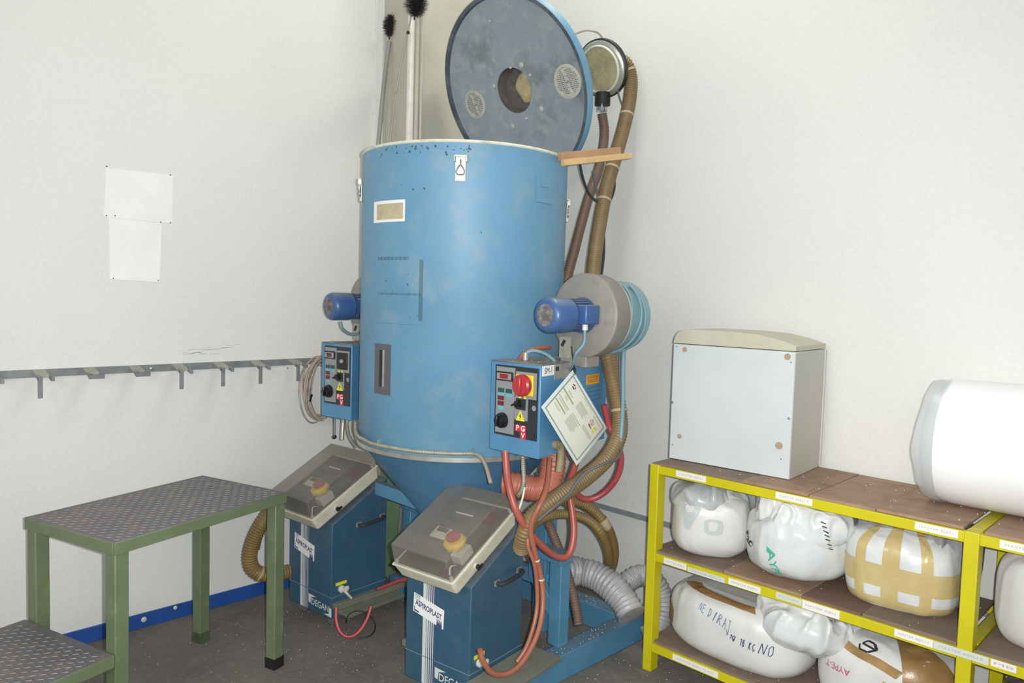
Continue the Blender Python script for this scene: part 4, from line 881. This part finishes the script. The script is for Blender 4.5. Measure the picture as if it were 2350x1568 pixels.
# ================================================================== yellow shelving
SY = 2.575; SB = 3.08
shf = thing('shelving_unit', 'yellow steel shelving unit with wooden boards along right wall', 'shelf', (-.9, 2.82, 0))
pw = .042
for x in (-1.745, -.597, .55):
    MB().box((x, SY, 0), (x + pw, SY + .055, .874)).build('post', 'shelf_yellow', shf, bevel=.003)
    MB().box((x, SB - .05, 0), (x + pw, SB, .874)).build('post', 'shelf_yellow', shf, bevel=.003)
for z1, hgt in ((.872, .034), (.507, .034), (.122, .034)):
    for (xa, xb) in ((-1.703, -.597), (-.555, .55)):
        MB().box((xa, SY + .002, z1 - hgt), (xb, SY + .030, z1)).build('rail', 'shelf_yellow', shf, bevel=.002)
        MB().box((xa, SB - .03, z1 - hgt), (xb, SB - .002, z1)).build('rail', 'shelf_yellow', shf, bevel=.002)
    for x in (-1.745, -.597, .55): MB().box((x + .003, SY + .055, z1 - hgt), (x + pw - .003, SB - .05, z1 + (.002 if z1 > .8 else -.002))).build('side_rail', 'shelf_yellow', shf, bevel=.002)
# boards
def boards(z, cuts, mats, yb0=SY + .010, yb1=SB - .005):
    for (a, b), m in zip(zip(cuts[:-1], cuts[1:]), mats):
        dz = random.uniform(-.001, .001); MB().box((a + .0015, yb0 + random.uniform(0, .006), z + dz), (b - .0015, yb1 - random.uniform(0, .012), z + .010 + dz)).build('board', m, shf, bevel=.0012)
boards(.872, (-1.735, -1.33, -1.085, -.86, -.601), ('wood_dusty', 'wood', 'wood', 'wood'))
MB().box((-1.335, SY + .012, .8735), (-1.10, SY + .10, .886)).build('board', 'wood', shf, bevel=.0012)
boards(.872, (-.548, -.30, .0, .3, .54), ('wood', 'wood', 'wood', 'wood'))
boards(.507, (-1.735, -1.40, -1.09, -.885, -.60), ('wood_dusty', 'wood', 'wood_dark', 'wood_dusty'))
boards(.507, (-.548, -.25, .1, .54), ('wood_dusty', 'wood_dusty', 'wood'))
boards(.122, (-1.735, -1.40, -1.02, -.60), ('wood_dusty', 'wood_dusty', 'wood'))
boards(.122, (-.548, -.1, .54), ('wood', 'wood'))
def tagl(x0, x1, z, h=.024, s='MASTER BIJELI', mat='label_white', tilt=0.0, yy=None):
    y = SY + .002 if x0 > -.548 or x1 < -.60 else SY
    mb = MB(); dz = tilt * (x1 - x0); mb.hexa([(x0, y, z), (x1, y, z + dz), (x1, y - .0012, z + dz), (x0, y - .0012, z)], [(x0, y, z + h), (x1, y, z + h + dz), (x1, y - .0012, z + h + dz), (x0, y - .0012, z + h)])
    o = mb.build('label_strip', mat, shf); v, f = text2d(s, .0105); cx, cz = (x0 + x1) / 2, z + h / 2 + dz / 2; mb = MB(); sc = (x1 - x0) * .8 / max(.01, max(a for a, b in v) * 2)
    decal(mb, lambda x, y_: Vector((cx + x * sc, y - .0018, cz + y_)), v, f); mb.build('lettering', 'ink_grey', o)
tagl(-1.62, -1.485, .846); tagl(-1.20, -1.066, .846, s='MASTER BIJELI 4'); tagl(-.735, -.613, .846, s='MASTER BIJELI'); tagl(-.503, -.37, .846, s='MASTER BIJELI')
tagl(-1.66, -1.555, .477, s='MASTER BIJELI'); tagl(-1.548, -1.385, .474, .020, s='MASTER BIJELI 6', mat='ink_pale'); tagl(-1.37, -1.24, .477, s='MASTER BIJELI')
tagl(-1.18, -1.085, .482, .022, s='POLYMER', mat='ink_pale'); tagl(-1.082, -.952, .476, .030, s='MASTER BIJELI'); tagl(-.776, -.662, .482, s='MASTER BIJELI 2')
tagl(-.66, -.51, .483, .024, s='MASTER BIJELI 8', mat='ink_pale'); tagl(-.505, -.44, .485, .022, s='1234'[:0] + 'MB')
tagl(-1.60, -1.395, .094, .024, s='MASTER BIJELI PLAVI'); tagl(-.95, -.80, .094)

# ================================================================== white cabinet on the shelf
A0 = Vector((-1.736, 2.695, 0)); A1 = Vector((-1.223, 2.732, 0)); ud = (A1 - A0).normalized(); vd = Vector((-ud.y, ud.x, 0)); CW = (A1 - A0).length; CD = .335; Z0 = .884; Z1 = 1.372
cabt = thing('equipment_cabinet', 'grey white metal cabinet with domed top on the yellow shelf', 'cabinet', A0 + ud * CW / 2 + vd * CD / 2 + Vector((0, 0, Z0)))
CUR = Matrix(((ud.x, vd.x, 0, A0.x), (ud.y, vd.y, 0, A0.y), (0, 0, 1, 0), (0, 0, 0, 1)))
MB().box((0, .004, Z0), (CW, CD, Z1)).build('body', 'cab_side', cabt, bevel=.003)
fp = MB().box((.004, 0, Z0 + .002), (CW - .002, .0045, Z1 - .002)).build('front_panel', 'cab_white', cabt, bevel=.001)
prof = [(0, Z1 + .002)] + [(0 + .0 + .05 * (1 - math.cos(a)), Z1 + .002 + .060 * math.sin(a)) for a in [math.pi / 2 * i / 6 for i in range(1, 7)]]
prof += [(CW * .5, Z1 + .062), (CW * .72, Z1 + .056), (CW * .88, Z1 + .040), (CW, Z1 + .022), (CW, Z1 + .002)]
MB().prism([(x, .002, z) for x, z in prof][::-1], (0, CD - .004, 0)).build('domed_top', 'cab_top', cabt, bevel=.002)
for (x, z, r) in ((.055, Z1 - .022, .0105), (CW - .030, Z1 - .02, .0125), (.048, Z0 + .10, .010), (CW - .045, Z0 + .125, .0145)):
    MB().lathe([(r, 0), (r, .0012)], (x, .0, z), (0, -1, 0), 20, False, True).build('brown_spot', 'spot_brown', cabt)
for (x, z) in ((.010, Z0 + .24), (CW - .012, Z0 + .235)): MB().lathe([(.006, 0), (.005, .004), (0, .005)], (x, 0, z), (0, -1, 0), 12).build('screw', 'screw', fp, smooth_=50)
for (x, z) in ((.018, Z1 - .012), (CW - .016, Z1 - .040), (.018, Z0 + .06), (CW - .035, Z0 + .075)): MB().lathe([(.0022, 0), (.0022, .0012)], (x, 0, z), (0, -1, 0), 8, False, True).build('screw_hole', 'rubber', fp)
MB().box((CW, CD - .01, Z0 + .01), (CW + .006, CD, Z1 - .005)).build('rear_flange', 'cab_side', cabt)
CUR = Matrix.Identity(4)

# ================================================================== white film roll
RY, RR = 2.885, .213; RZ = .884 + RR; RX0 = -.775
rt = thing('film_roll', 'large white roll of packing film lying on the yellow shelf', 'roll', (-.3, RY, .884))
prof = [(.0, RX0 + .03), (.10, RX0 + .02), (RR - .05, RX0 + .006), (RR - .016, RX0 + .014), (RR - .004, RX0 + .035), (RR, RX0 + .08), (RR, .30), (RR - .02, .32), (0, .32)]
mb = MB().lathe([(r, h) for r, h in prof[:6]] + [(RR, RX0 + .08 + (.30 - RX0 - .08) * i / 20) for i in range(1, 21)] + prof[7:], (0, RY, RZ), (1, 0, 0), 96)
nv = []
for v in mb.v:
    d = Vector((0, v.y - RY, v.z - RZ)); k = 1 + .012 * noise.noise(Vector((v.x * 3, v.y * 6, v.z * 6))); nv.append(Vector((v.x + .008 * noise.noise(v * 9), RY + d.y * k, max(RZ + d.z * k, .8845))))
mb.v = nv; mb.build('film_body', 'roll_white', rt, smooth_=60)
mb = MB(); n = 90; vs = []; fs = []
for i in range(n + 1):
    a = math.radians(150 + 200 * i / n); w = .010 + .010 * noise.noise(Vector((i * .12, 2, 0))) + .022 * math.exp(-((i - 52) / 9.0) ** 2)
    for k, (xx, r) in enumerate(((RX0 + .05, RR * 1.010), (RX0 + .015, RR * 1.004), (RX0 + .002 - .5 * w, RR * .975))): vs.append(Vector((xx, RY + r * math.sin(a) * 1.0, max(RZ + r * math.cos(a), .8846))))
for i in range(n):
    for k in range(2): a = 3 * i + k; fs.append((a, a + 1, a + 4, a + 3))
mb.add(vs, fs).build('loose_film_edge', 'film_edge', rt, smooth_=60)

# ================================================================== bags
def spow(a, e): return math.copysign(abs(a) ** e, a)
class Bag:
    def __init__(s, c, h, yaw=0, e=(.75, .75), amp=.012, fold=.02, freq=7, seed=0, pinch=None, tilt=0.0, floor=None, bulge=None, xlim=None):
        s.c = Vector(c); s.h = h; s.e = e; s.amp = amp; s.fold = fold; s.freq = freq; s.sd = Vector((seed * 7.3, seed * 3.1, 1)); s.pinch = pinch; s.tilt = tilt
        s.R = Matrix.Rotation(math.radians(yaw), 3, 'Z') @ Matrix.Rotation(math.radians(tilt), 3, 'Y'); s.floor = floor; s.bulge = bulge
    def raw(s, th, ph, e=0.0):
        a, b, c = s.h; cp, sp = spow(math.cos(ph), s.e[0]), spow(math.sin(ph), s.e[0])
        p = Vector((a * cp * spow(math.cos(th), s.e[1]), b * cp * spow(math.sin(th), s.e[1]), c * sp))
        if s.pinch and ph > 0:
            t = math.sin(ph); k = 1 - s.pinch * t ** 2; p.x *= k; p.y *= k
        d = Vector((p.x / a, p.y / b, p.z / c)); d = d.normalized() if d.length > 1e-6 else Vector((0, 0, 1))
        q_ = Vector((math.cos(th) * math.cos(ph) * a, math.sin(th) * math.cos(ph) * b, math.sin(ph) * c)) * s.freq + s.sd
        f = noise.noise(q_ * .8) * s.amp * 1.6
        top = .25 + .75 * max(0, min(1, (math.sin(ph) + .25) / .9))
        qv = Vector((q_.x + .5 * noise.noise(q_ * .7), q_.y, q_.z * .45))
        def crease(v, w_): return max(0.0, 1 - abs(noise.noise(v)) / w_)
        f += (crease(qv * 1.1 + Vector((3, 9, 4)), .38) - .5) * s.fold * top
        f += (crease(qv * 2.3 + Vector((8, 1, 4)), .30) - .4) * s.fold * .42 * top
        f += noise.noise(q_ * 3.1) * s.amp * .18
        p = p + d * (f + e); p = s.R @ p + s.c
        if s.floor is not None and p.z < s.floor: p.z = s.floor + (0 if e == 0 else min(e, .001))
        if p.y > WY - .016: p.y = WY - .016
        lim = (.834 if s.c.z > .5 else .470) + (0 if e == 0 else .001)
        if p.z > lim - .02: p.z = min(lim, lim - .02 + (p.z - lim + .02) * .35)
        return p
    def mesh(s, nu=120, nv=72, e=0.0):
        mb = MB(); vs = []; fs = []
        for j in range(nv + 1):
            ph = -math.pi / 2 + math.pi * j / nv
            for i in range(nu): vs.append(s.raw(2 * math.pi * i / nu, ph, e))
        for j in range(nv):
            for i in range(nu):
                k = (i + 1) % nu; fs.append((j * nu + i, j * nu + k, (j + 1) * nu + k, (j + 1) * nu + i))
        return mb.add(vs, fs)
    def strip(s, pts, w, e=.0025, n=10, mb=None):      # a band along a path in (th, ph) degrees; w is half width in degrees
        mb = mb or MB(); P = []
        for k in range(len(pts) - 1):
            for i in range(n): t = i / n; P.append((pts[k][0] * (1 - t) + pts[k + 1][0] * t, pts[k][1] * (1 - t) + pts[k + 1][1] * t))
        P.append(pts[-1]); vs = []; fs = []; m = 6
        for k, p in enumerate(P):
            a = P[max(0, k - 1)]; b = P[min(len(P) - 1, k + 1)]; dx, dy = b[0] - a[0], b[1] - a[1]; L = math.hypot(dx, dy) or 1; nx, ny = -dy / L, dx / L
            for j in range(m + 1): t = (j / m * 2 - 1) * w; vs.append(s.raw(math.radians(p[0] + nx * t), math.radians(p[1] + ny * t), e))
        for k in range(len(P) - 1):
            for j in range(m): a = k * (m + 1) + j; fs.append((a, a + 1, a + m + 2, a + m + 1))
        return mb.add(vs, fs)
    def hit(s, px, py):                                  # (th, ph) in degrees of the surface point seen in that direction
        best = None
        for pas in range(3):
            cand = [(t, p_) for t in range(-180, 60, 4) for p_ in range(-60, 89, 4)] if pas == 0 else [(best[1] + t * (.5 if pas == 1 else .06), best[2] + p_ * (.5 if pas == 1 else .06)) for t in range(-8, 9) for p_ in range(-8, 9)]
            for t, p_ in cand:
                P = s.raw(math.radians(t), math.radians(p_)); cc_ = _A @ (np.array(P[:]) - _C); u, v = 1175 + F_PX * cc_[0] / cc_[2], 784 + F_PX * cc_[1] / cc_[2]
                sc = (u - px) ** 2 + (v - py) ** 2 + (cc_[2] * 60) ** 2 * .05
                if best is None or sc < best[0]: best = (sc, t, p_)
        return best[1], best[2]
    def flat(s, px, py, rot=0.0, e=.003):               # maps metres around that point along the surface
        t0, p0 = s.hit(px, py); h = 2.0
        P = s.raw(math.radians(t0), math.radians(p0)); dt = (s.raw(math.radians(t0 + h), math.radians(p0)) - s.raw(math.radians(t0 - h), math.radians(p0))).length / (2 * h)
        dp = (s.raw(math.radians(t0), math.radians(p0 + h)) - s.raw(math.radians(t0), math.radians(p0 - h))).length / (2 * h)
        c, n_ = math.cos(math.radians(rot)), math.sin(math.radians(rot)); dt = max(dt, 5e-4); dp = max(dp, 5e-4)
        def g(x, y):
            x, y = x * c - y * n_, x * n_ + y * c
            return s.raw(math.radians(t0 + x / dt), math.radians(p0 + y / dp), e)
        return g
    def fn(s, th0, ph0, rot=0.0, e=.003, sx=None):
        c, n_ = math.cos(math.radians(rot)), math.sin(math.radians(rot))
        def g(x, y):
            x, y = x * c - y * n_, x * n_ + y * c
            return s.raw(math.radians(th0) + x / (sx or s.h[0]), math.radians(ph0) + y / s.h[2], e)
        return g
def bag_thing(name, label, bag, mat, group=None):
    t = bag.mesh().build(name, mat, smooth_=180); tag(t, label, 'bag', group); return t
def draw(mb, g, v, f):          # finer faces for long rectangles
    mb.add([g(x, y) for x, y in v], f)
def ring(mb, g, r0, r1, n=28):
    vs = []; fs = []
    for i in range(n): a = 2 * math.pi * i / n; vs += [g(r0 * math.cos(a), r0 * math.sin(a)), g(r1 * math.cos(a), r1 * math.sin(a))]
    for i in range(n): j = (i + 1) % n; fs.append((2 * i, 2 * i + 1, 2 * j + 1, 2 * j))
    mb.add(vs, fs)

ZM = .518; ZL = .133
# 1: bag in the left end of the middle shelf
B = Bag((-1.575, 2.775, ZM + .135), (.155, .17, .145), yaw=38, e=(.55, .75), amp=.008, fold=.012, freq=7, seed=1, pinch=.22, floor=ZM)
b1 = bag_thing('granulate_bag', 'knotted translucent bag of white granulate, leftmost on the middle shelf', B, 'bag_pellets')
for px, py, r in ((1634, 1205, .042), (1583, 1165, .042)):
    mb = MB(); ring(mb, B.flat(px, py), r * .42, r); mb.build('printed_ring', 'bag_ring', b1, smooth_=180)
T = Bag((-1.575, 2.80, ZM + .215), (.172, .165, .130), yaw=15, e=(.9, 1), amp=.014, fold=.044, freq=7, seed=14, pinch=.40)
T.mesh(140, 70).build('crumpled_neck', 'bag_clear', b1, smooth_=180)
# 2: open-necked bag
B = Bag((-1.195, 2.79, ZM + .135), (.190, .19, .140), yaw=40, e=(.65, .8), amp=.012, fold=.016, freq=6, seed=2, pinch=.05, floor=ZM)
b2 = bag_thing('granulate_bag', 'crumpled white bag with black and green print in middle shelf centre', B, 'bag_white')
mb = MB(); v, f = text2d('AYPE', .042, .012); draw(mb, B.flat(1775, 1300, -76), v, f); mb.build('lettering', 'ink_green', b2)
mb = MB(); v, f = text2d('PaC', .046, .03); draw(mb, B.flat(1716, 1240, -38), v, f); mb.build('lettering', 'ink', b2)
mb = MB(); g = B.flat(1712, 1290, -10)
for k in range(9): draw(mb, g, *rect2(-.025 + .006 * k, -.008 * k, .025 + .004 * k, -.008 * k - .0022))
mb.build('small_print', 'ink_green', b2)
T = Bag((-1.175, 2.785, ZM + .225), (.182, .175, .118), yaw=15, e=(.8, .85), amp=.018, fold=.052, freq=8, seed=31)
T.mesh(160, 80).build('open_neck', 'bag_white', b2, smooth_=180)
mb = MB(); g = T.flat(1737, 1228, -60); draw(mb, g, *stroke2([(-.03, .005), (-.01, .014), (.012, .012), (.03, .0)], .010)); mb.build('print_stroke', 'ink', b2)
mb = MB()
for k in range(7): draw(mb, T.flat(1888 + k * 3, 1200 + k * 10, -20, .004), *rect2(-.009, -.002, .009, .002))
mb.build('print_ticks', 'ink', b2)
# 3: taped bag
B = Bag((-.835, 2.85, ZM + .130), (.182, .18, .150), yaw=4, e=(.48, .6), amp=.005, fold=.008, freq=7, seed=5, pinch=.20, floor=ZM)
b3 = bag_thing('granulate_bag', 'white bag wrapped in tan adhesive tape on the middle shelf', B, 'bag_white')
for ph, hw in ((-2.2, 3.6), (-27, 8.5)): B.strip([(-178, ph), (-90, ph), (-10, ph), (10, ph)], hw, n=16).build('tape_strip', 'tape_tan', b3, smooth_=180)
for th, hw in ((-113, 6.5), (-90.8, 2.4), (-67, 6.5)): B.strip([(th, -38), (th, 0), (th, 40), (th, 70)], hw, .0035, n=12).build('tape_strip', 'tape_tan', b3, smooth_=180)
T = Bag((-.825, 2.895, ZM + .168), (.214, .17, .166), yaw=4, e=(.6, .7), amp=.010, fold=.026, freq=7, seed=8, pinch=.1, floor=ZM)
T.mesh(100, 50).build('outer_wrap', 'bag_smoke', b3, smooth_=180)
# 4: bag in the next bay
B = Bag((-.325, 2.83, ZM + .15), (.215, .17, .170), yaw=-4, e=(.5, .6), amp=.010, fold=.012, freq=5, seed=9, pinch=.25, floor=ZM)
bag_thing('granulate_bag', 'plain full white bag on middle shelf right of the yellow post', B, 'bag_pellets')
# 5: long bag bottom left with pen writing
B = Bag((-1.415, 2.775, ZL + .125), (.300, .175, .140), yaw=-3, e=(.55, .75), amp=.009, fold=.010, freq=5, seed=11, floor=ZL)
b5 = bag_thing('granulate_bag', 'long white bag with blue handwriting on the bottom shelf', B, 'bag_pellets')
def letters(mb, g, seq, x, y, h, w, slant=.25, sp=1.25):
    SH = {'N': [[(0, 0), (.1, 1), (.6, .05), (.75, 1.05)]], 'E': [[(.6, 1), (.05, 1), (0, 0), (.6, 0)], [(.05, .5), (.5, .55)]], 'D': [[(.1, 0), (.1, 1)], [(-.05, 1), (.5, .9), (.6, .4), (.05, 0)]], 'I': [[(.2, 0), (.2, 1)]],
          'R': [[(0, 0), (.05, 1), (.5, .95), (.5, .6), (.08, .5), (.6, 0)]], 'A': [[(0, 0), (.35, 1), (.65, 0)], [(.15, .4), (.55, .4)]], 'J': [[(.1, 1), (.7, 1)], [(.45, 1), (.45, .1), (.2, -.1), (0, .1)]],
          '1': [[(.1, .7), (.35, 1), (.35, 0)]], '0': [[(.3, 1), (.05, .6), (.1, .1), (.4, 0), (.55, .4), (.5, .9), (.3, 1)]], '8': [[(.45, .9), (.15, .95), (.1, .65), (.45, .45), (.5, .1), (.2, 0), (.1, .3), (.45, .6), (.45, .9)]],
          'K': [[(.05, 0), (.1, 1)], [(.5, 1), (.1, .45), (.55, 0)]], 'G': [[(.55, .85), (.3, 1), (.05, .6), (.1, .1), (.5, 0), (.55, .4), (.3, .4)]], 'O': [[(.3, 1), (.05, .6), (.1, .1), (.4, 0), (.6, .4), (.5, .9), (.3, 1)]], ' ': []}
    for ch in seq:
        for st in SH[ch]:
            pts = [(x + (a + slant * b) * h * .75, y + b * h) for a, b in st]; draw(mb, g, *stroke2(pts, w))
        x += h * sp * (.5 if ch in 'I1 ' else .8)
def handwriting(seq, px, py, h, w, rot, mat):
    mb = MB(); n_ = sum((.5 if c in 'I1 ' else .8) for c in seq) * h * 1.0; letters(mb, B.flat(px, py, rot), seq, -n_ / 2, -h / 2, h, w, .15, 1.0); mb.build('handwriting', mat, b5, kind='stuff')
handwriting('NE DIRAJ', 1636, 1412, .036, .0030, -10, 'ink_blue')
handwriting('10 18 KG', 1706, 1473, .020, .0028, -8, 'ink_navy')
handwriting('NO', 1762, 1490, .038, .0030, -8, 'ink_navy')
B.strip([(-178, 4), (-150, -2), (-136, -6)], 6, n=8).build('tape_strip', 'tape_brown', b5, smooth_=180)
B.strip([(-150, 60), (-110, 56), (-62, 50)], 9, n=12).build('tape_strip', 'tape_brown', b5, smooth_=180)
# 6: crumpled bag lying over the long one
B = Bag((-1.115, 2.755, ZL + .235), (.198, .175, .112), yaw=-4, e=(.75, .85), amp=.018, fold=.045, freq=7, seed=12)
b6 = B.mesh(150, 80).build('granulate_bag', 'bag_white', smooth_=180); tag(b6, 'crumpled half empty white bag lying on top of bottom shelf bags', 'bag')
# 7: bag with upside-down red print wrapped in brown film
B = Bag((-.845, 2.80, ZL + .120), (.235, .19, .140), yaw=-6, e=(.6, .75), amp=.010, fold=.012, freq=5, seed=13, floor=ZL)
b7 = bag_thing('granulate_bag', 'white bag with upside down red print under brown film, bottom shelf', B, 'bag_pellets')
mb = MB(); v, f = text2d('AYPE-T', .030, .006); draw(mb, B.flat(1920, 1530, 180), v, f); mb.build('lettering', 'ink_red', b7)
def span(pts): return [B.hit(*p) for p in pts]
B.strip([(-150, 48), (-118, 44), (-88, 34), (-70, 24)], 7, n=10).build('tape_strip', 'foil_brown', b7, smooth_=180)
B.strip([(-38, 84), (-38, 40), (-38, 5), (-38, -28)], 30, .003, n=14).build('brown_film', 'foil_brown', b7, smooth_=180)
B.strip([(-84, 4), (-72, 0), (-55, -4)], 7, .004, n=10).build('tape_strip', 'tape_tan', b7, smooth_=180)
mb = MB(); draw(mb, B.flat(1988, 1482, -10, .004), *stroke2([(.022, 0), (-.016, .0), (-.010, .018), (.014, .020), (.026, .002), (.016, -.020), (-.012, -.022), (-.026, -.006)], .007)); mb.build('printed_letter', 'ink', b7)
# 8: bag at the bottom of the next bay
B = Bag((-.33, 2.82, ZL + .13), (.21, .18, .15), yaw=0, e=(.7, .7), amp=.012, fold=.03, freq=6, seed=16, floor=ZL)
bag_thing('granulate_bag', 'pale bag on the bottom shelf right of the yellow post', B, 'bag_smoke')

# ================================================================== wooden sticks on the drum rim
a = at(1293, 358, 3.02); b = at(1420, 340, 3.45)
o = MB().beam(at(1285, 360, 3.06) , at(1420, 347, 3.28), .03, .032).build('wooden_stick', 'stick_wood', bevel=.002); tag(o, 'upper brown wooden stick wedged between lid and drum rim', 'stick')
o = MB().beam(at(1292, 374, 3.0), at(1447, 358, 3.22), .03, .024).build('wooden_stick', 'stick_pale', bevel=.002); tag(o, 'lower pale wooden stick with split end on the drum rim', 'stick')

# ================================================================== brushes in the corner
def brush(name, pts, r, mat, head, hr, hl, label, seed, n=420):
    P = [Vector(p) for p in pts]; o = MB().tube(P, r, 10).build(name, mat, smooth_=60); tag(o, label, 'brush')
    rr = random.Random(seed); h0, h1 = Vector(head[0]), Vector(head[1]); mb = MB(); ax = (h1 - h0).normalized()
    t = Vector((1, 0, 0)); a = ax.cross(t).normalized(); b = ax.cross(a)
    for k in range(n):
        s = rr.random(); th = rr.uniform(0, 6.283); env = hr * (.55 + .45 * math.sin(math.pi * min(1, max(0, s)))) * rr.uniform(.8, 1.12)
        p = h0.lerp(h1, s); d = (a * math.cos(th) + b * math.sin(th) + ax * rr.uniform(-.25, .45)).normalized(); w = d.cross(ax).normalized() * .0014
        mb.add([p - w, p + w, p + d * env + w * .4, p + d * env - w * .4], [(0, 1, 2, 3)])
    for k in range(n // 3):
        p = h0.lerp(h1, rr.random())
    mb.build('bristles', 'bristle', o, kind='stuff'); MB().tube([h0 - ax * .02, h1], .004, 6).build('wire_core', 'bristle', o)
    return o
X_ = -3.36
w = lambda x, y: on_plane(x, y, (1, 0, 0), X_)
brush('pipe_brush', [w(866, 360), w(879, 215), w(893, 95)], .0115, 'pale_rod', (w(894, 82), w(899, 38)), .045, .1, 'small round brush on grey pole leaning in the corner', 1, 1300)
w = lambda x, y: on_plane(x, y, (0, 1, 0), 2.33)
o = brush('chimney_brush', [w(893, 345), w(905, 240), w(920, 150), w(936, 75), w(944, 35)], .0045, 'conduit', (on_plane(952, 36, (0, 1, 0), 2.30), on_plane(958, -14, (0, 1, 0), 2.30)), .062, .1, 'big round black brush hung on a wire in corner', 2, 2400)
MB().ball(w(936.5, 75), .009, 6).build('swivel', 'rubber', o, smooth_=60)
w2 = lambda x, y: on_plane(x, y, (1, 0, 0), PX + .03)
run('hanging_wire', [(972, 30, 4.1), (966, 62, 4.1), (963, 90, 4.1), (967, 125, 4.1)], .0022, 'rubber_grey', 'thin bent wire end hanging below the big brush', 'wire')

# ================================================================== pellets spilled about
mb = MB(); rr = random.Random(21)
def crumb(x, y, z, s):
    mb.add([(x - s, y, z), (x + s, y, z), (x, y - s, z), (x, y + s, z), (x, y, z + s * 1.2)], [(0, 2, 4), (2, 1, 4), (1, 3, 4), (3, 0, 4)])
for k in range(900):
    x, y = (rr.uniform(-3.4, -1.2), rr.uniform(.6, 3.05)) if k % 3 else (rr.gauss(-2.0, .35), rr.gauss(2.1, .5))
    if y > 3.0 or x < -3.45: continue
    crumb(x, y, .0005, rr.uniform(.0010, .0024))
o = mb.build('spilled_pellets', 'pellet', kind='stuff'); tag(o, 'white plastic pellets scattered over the dark concrete floor', 'pellets')
mb = MB()
for k in range(160):
    z = rr.choice((.883, .518, .133)); crumb(rr.uniform(-1.7, -.4), rr.uniform(2.6, 3.0), z, rr.uniform(.0015, .0028))
for k in range(80): crumb(rr.uniform(FX1 - .075, FX1 - .01), rr.uniform(1.8, 2.75), .1105, rr.uniform(.0015, .0028))
for k in range(40): crumb(rr.uniform(-2.6, FX1), rr.uniform(2.73, 2.79), .1105, rr.uniform(.0015, .0028))
for k in range(26):
    a_ = rr.random(); crumb(P1.x + (P2.x - P1.x) * rr.random() + .0, P1.y + .02 + rr.random() * .2, 1.311, rr.uniform(.001, .002))
o = mb.build('shelf_pellets', 'pellet', kind='stuff'); tag(o, 'white plastic pellets lying on the shelf boards and blue frame', 'pellets')
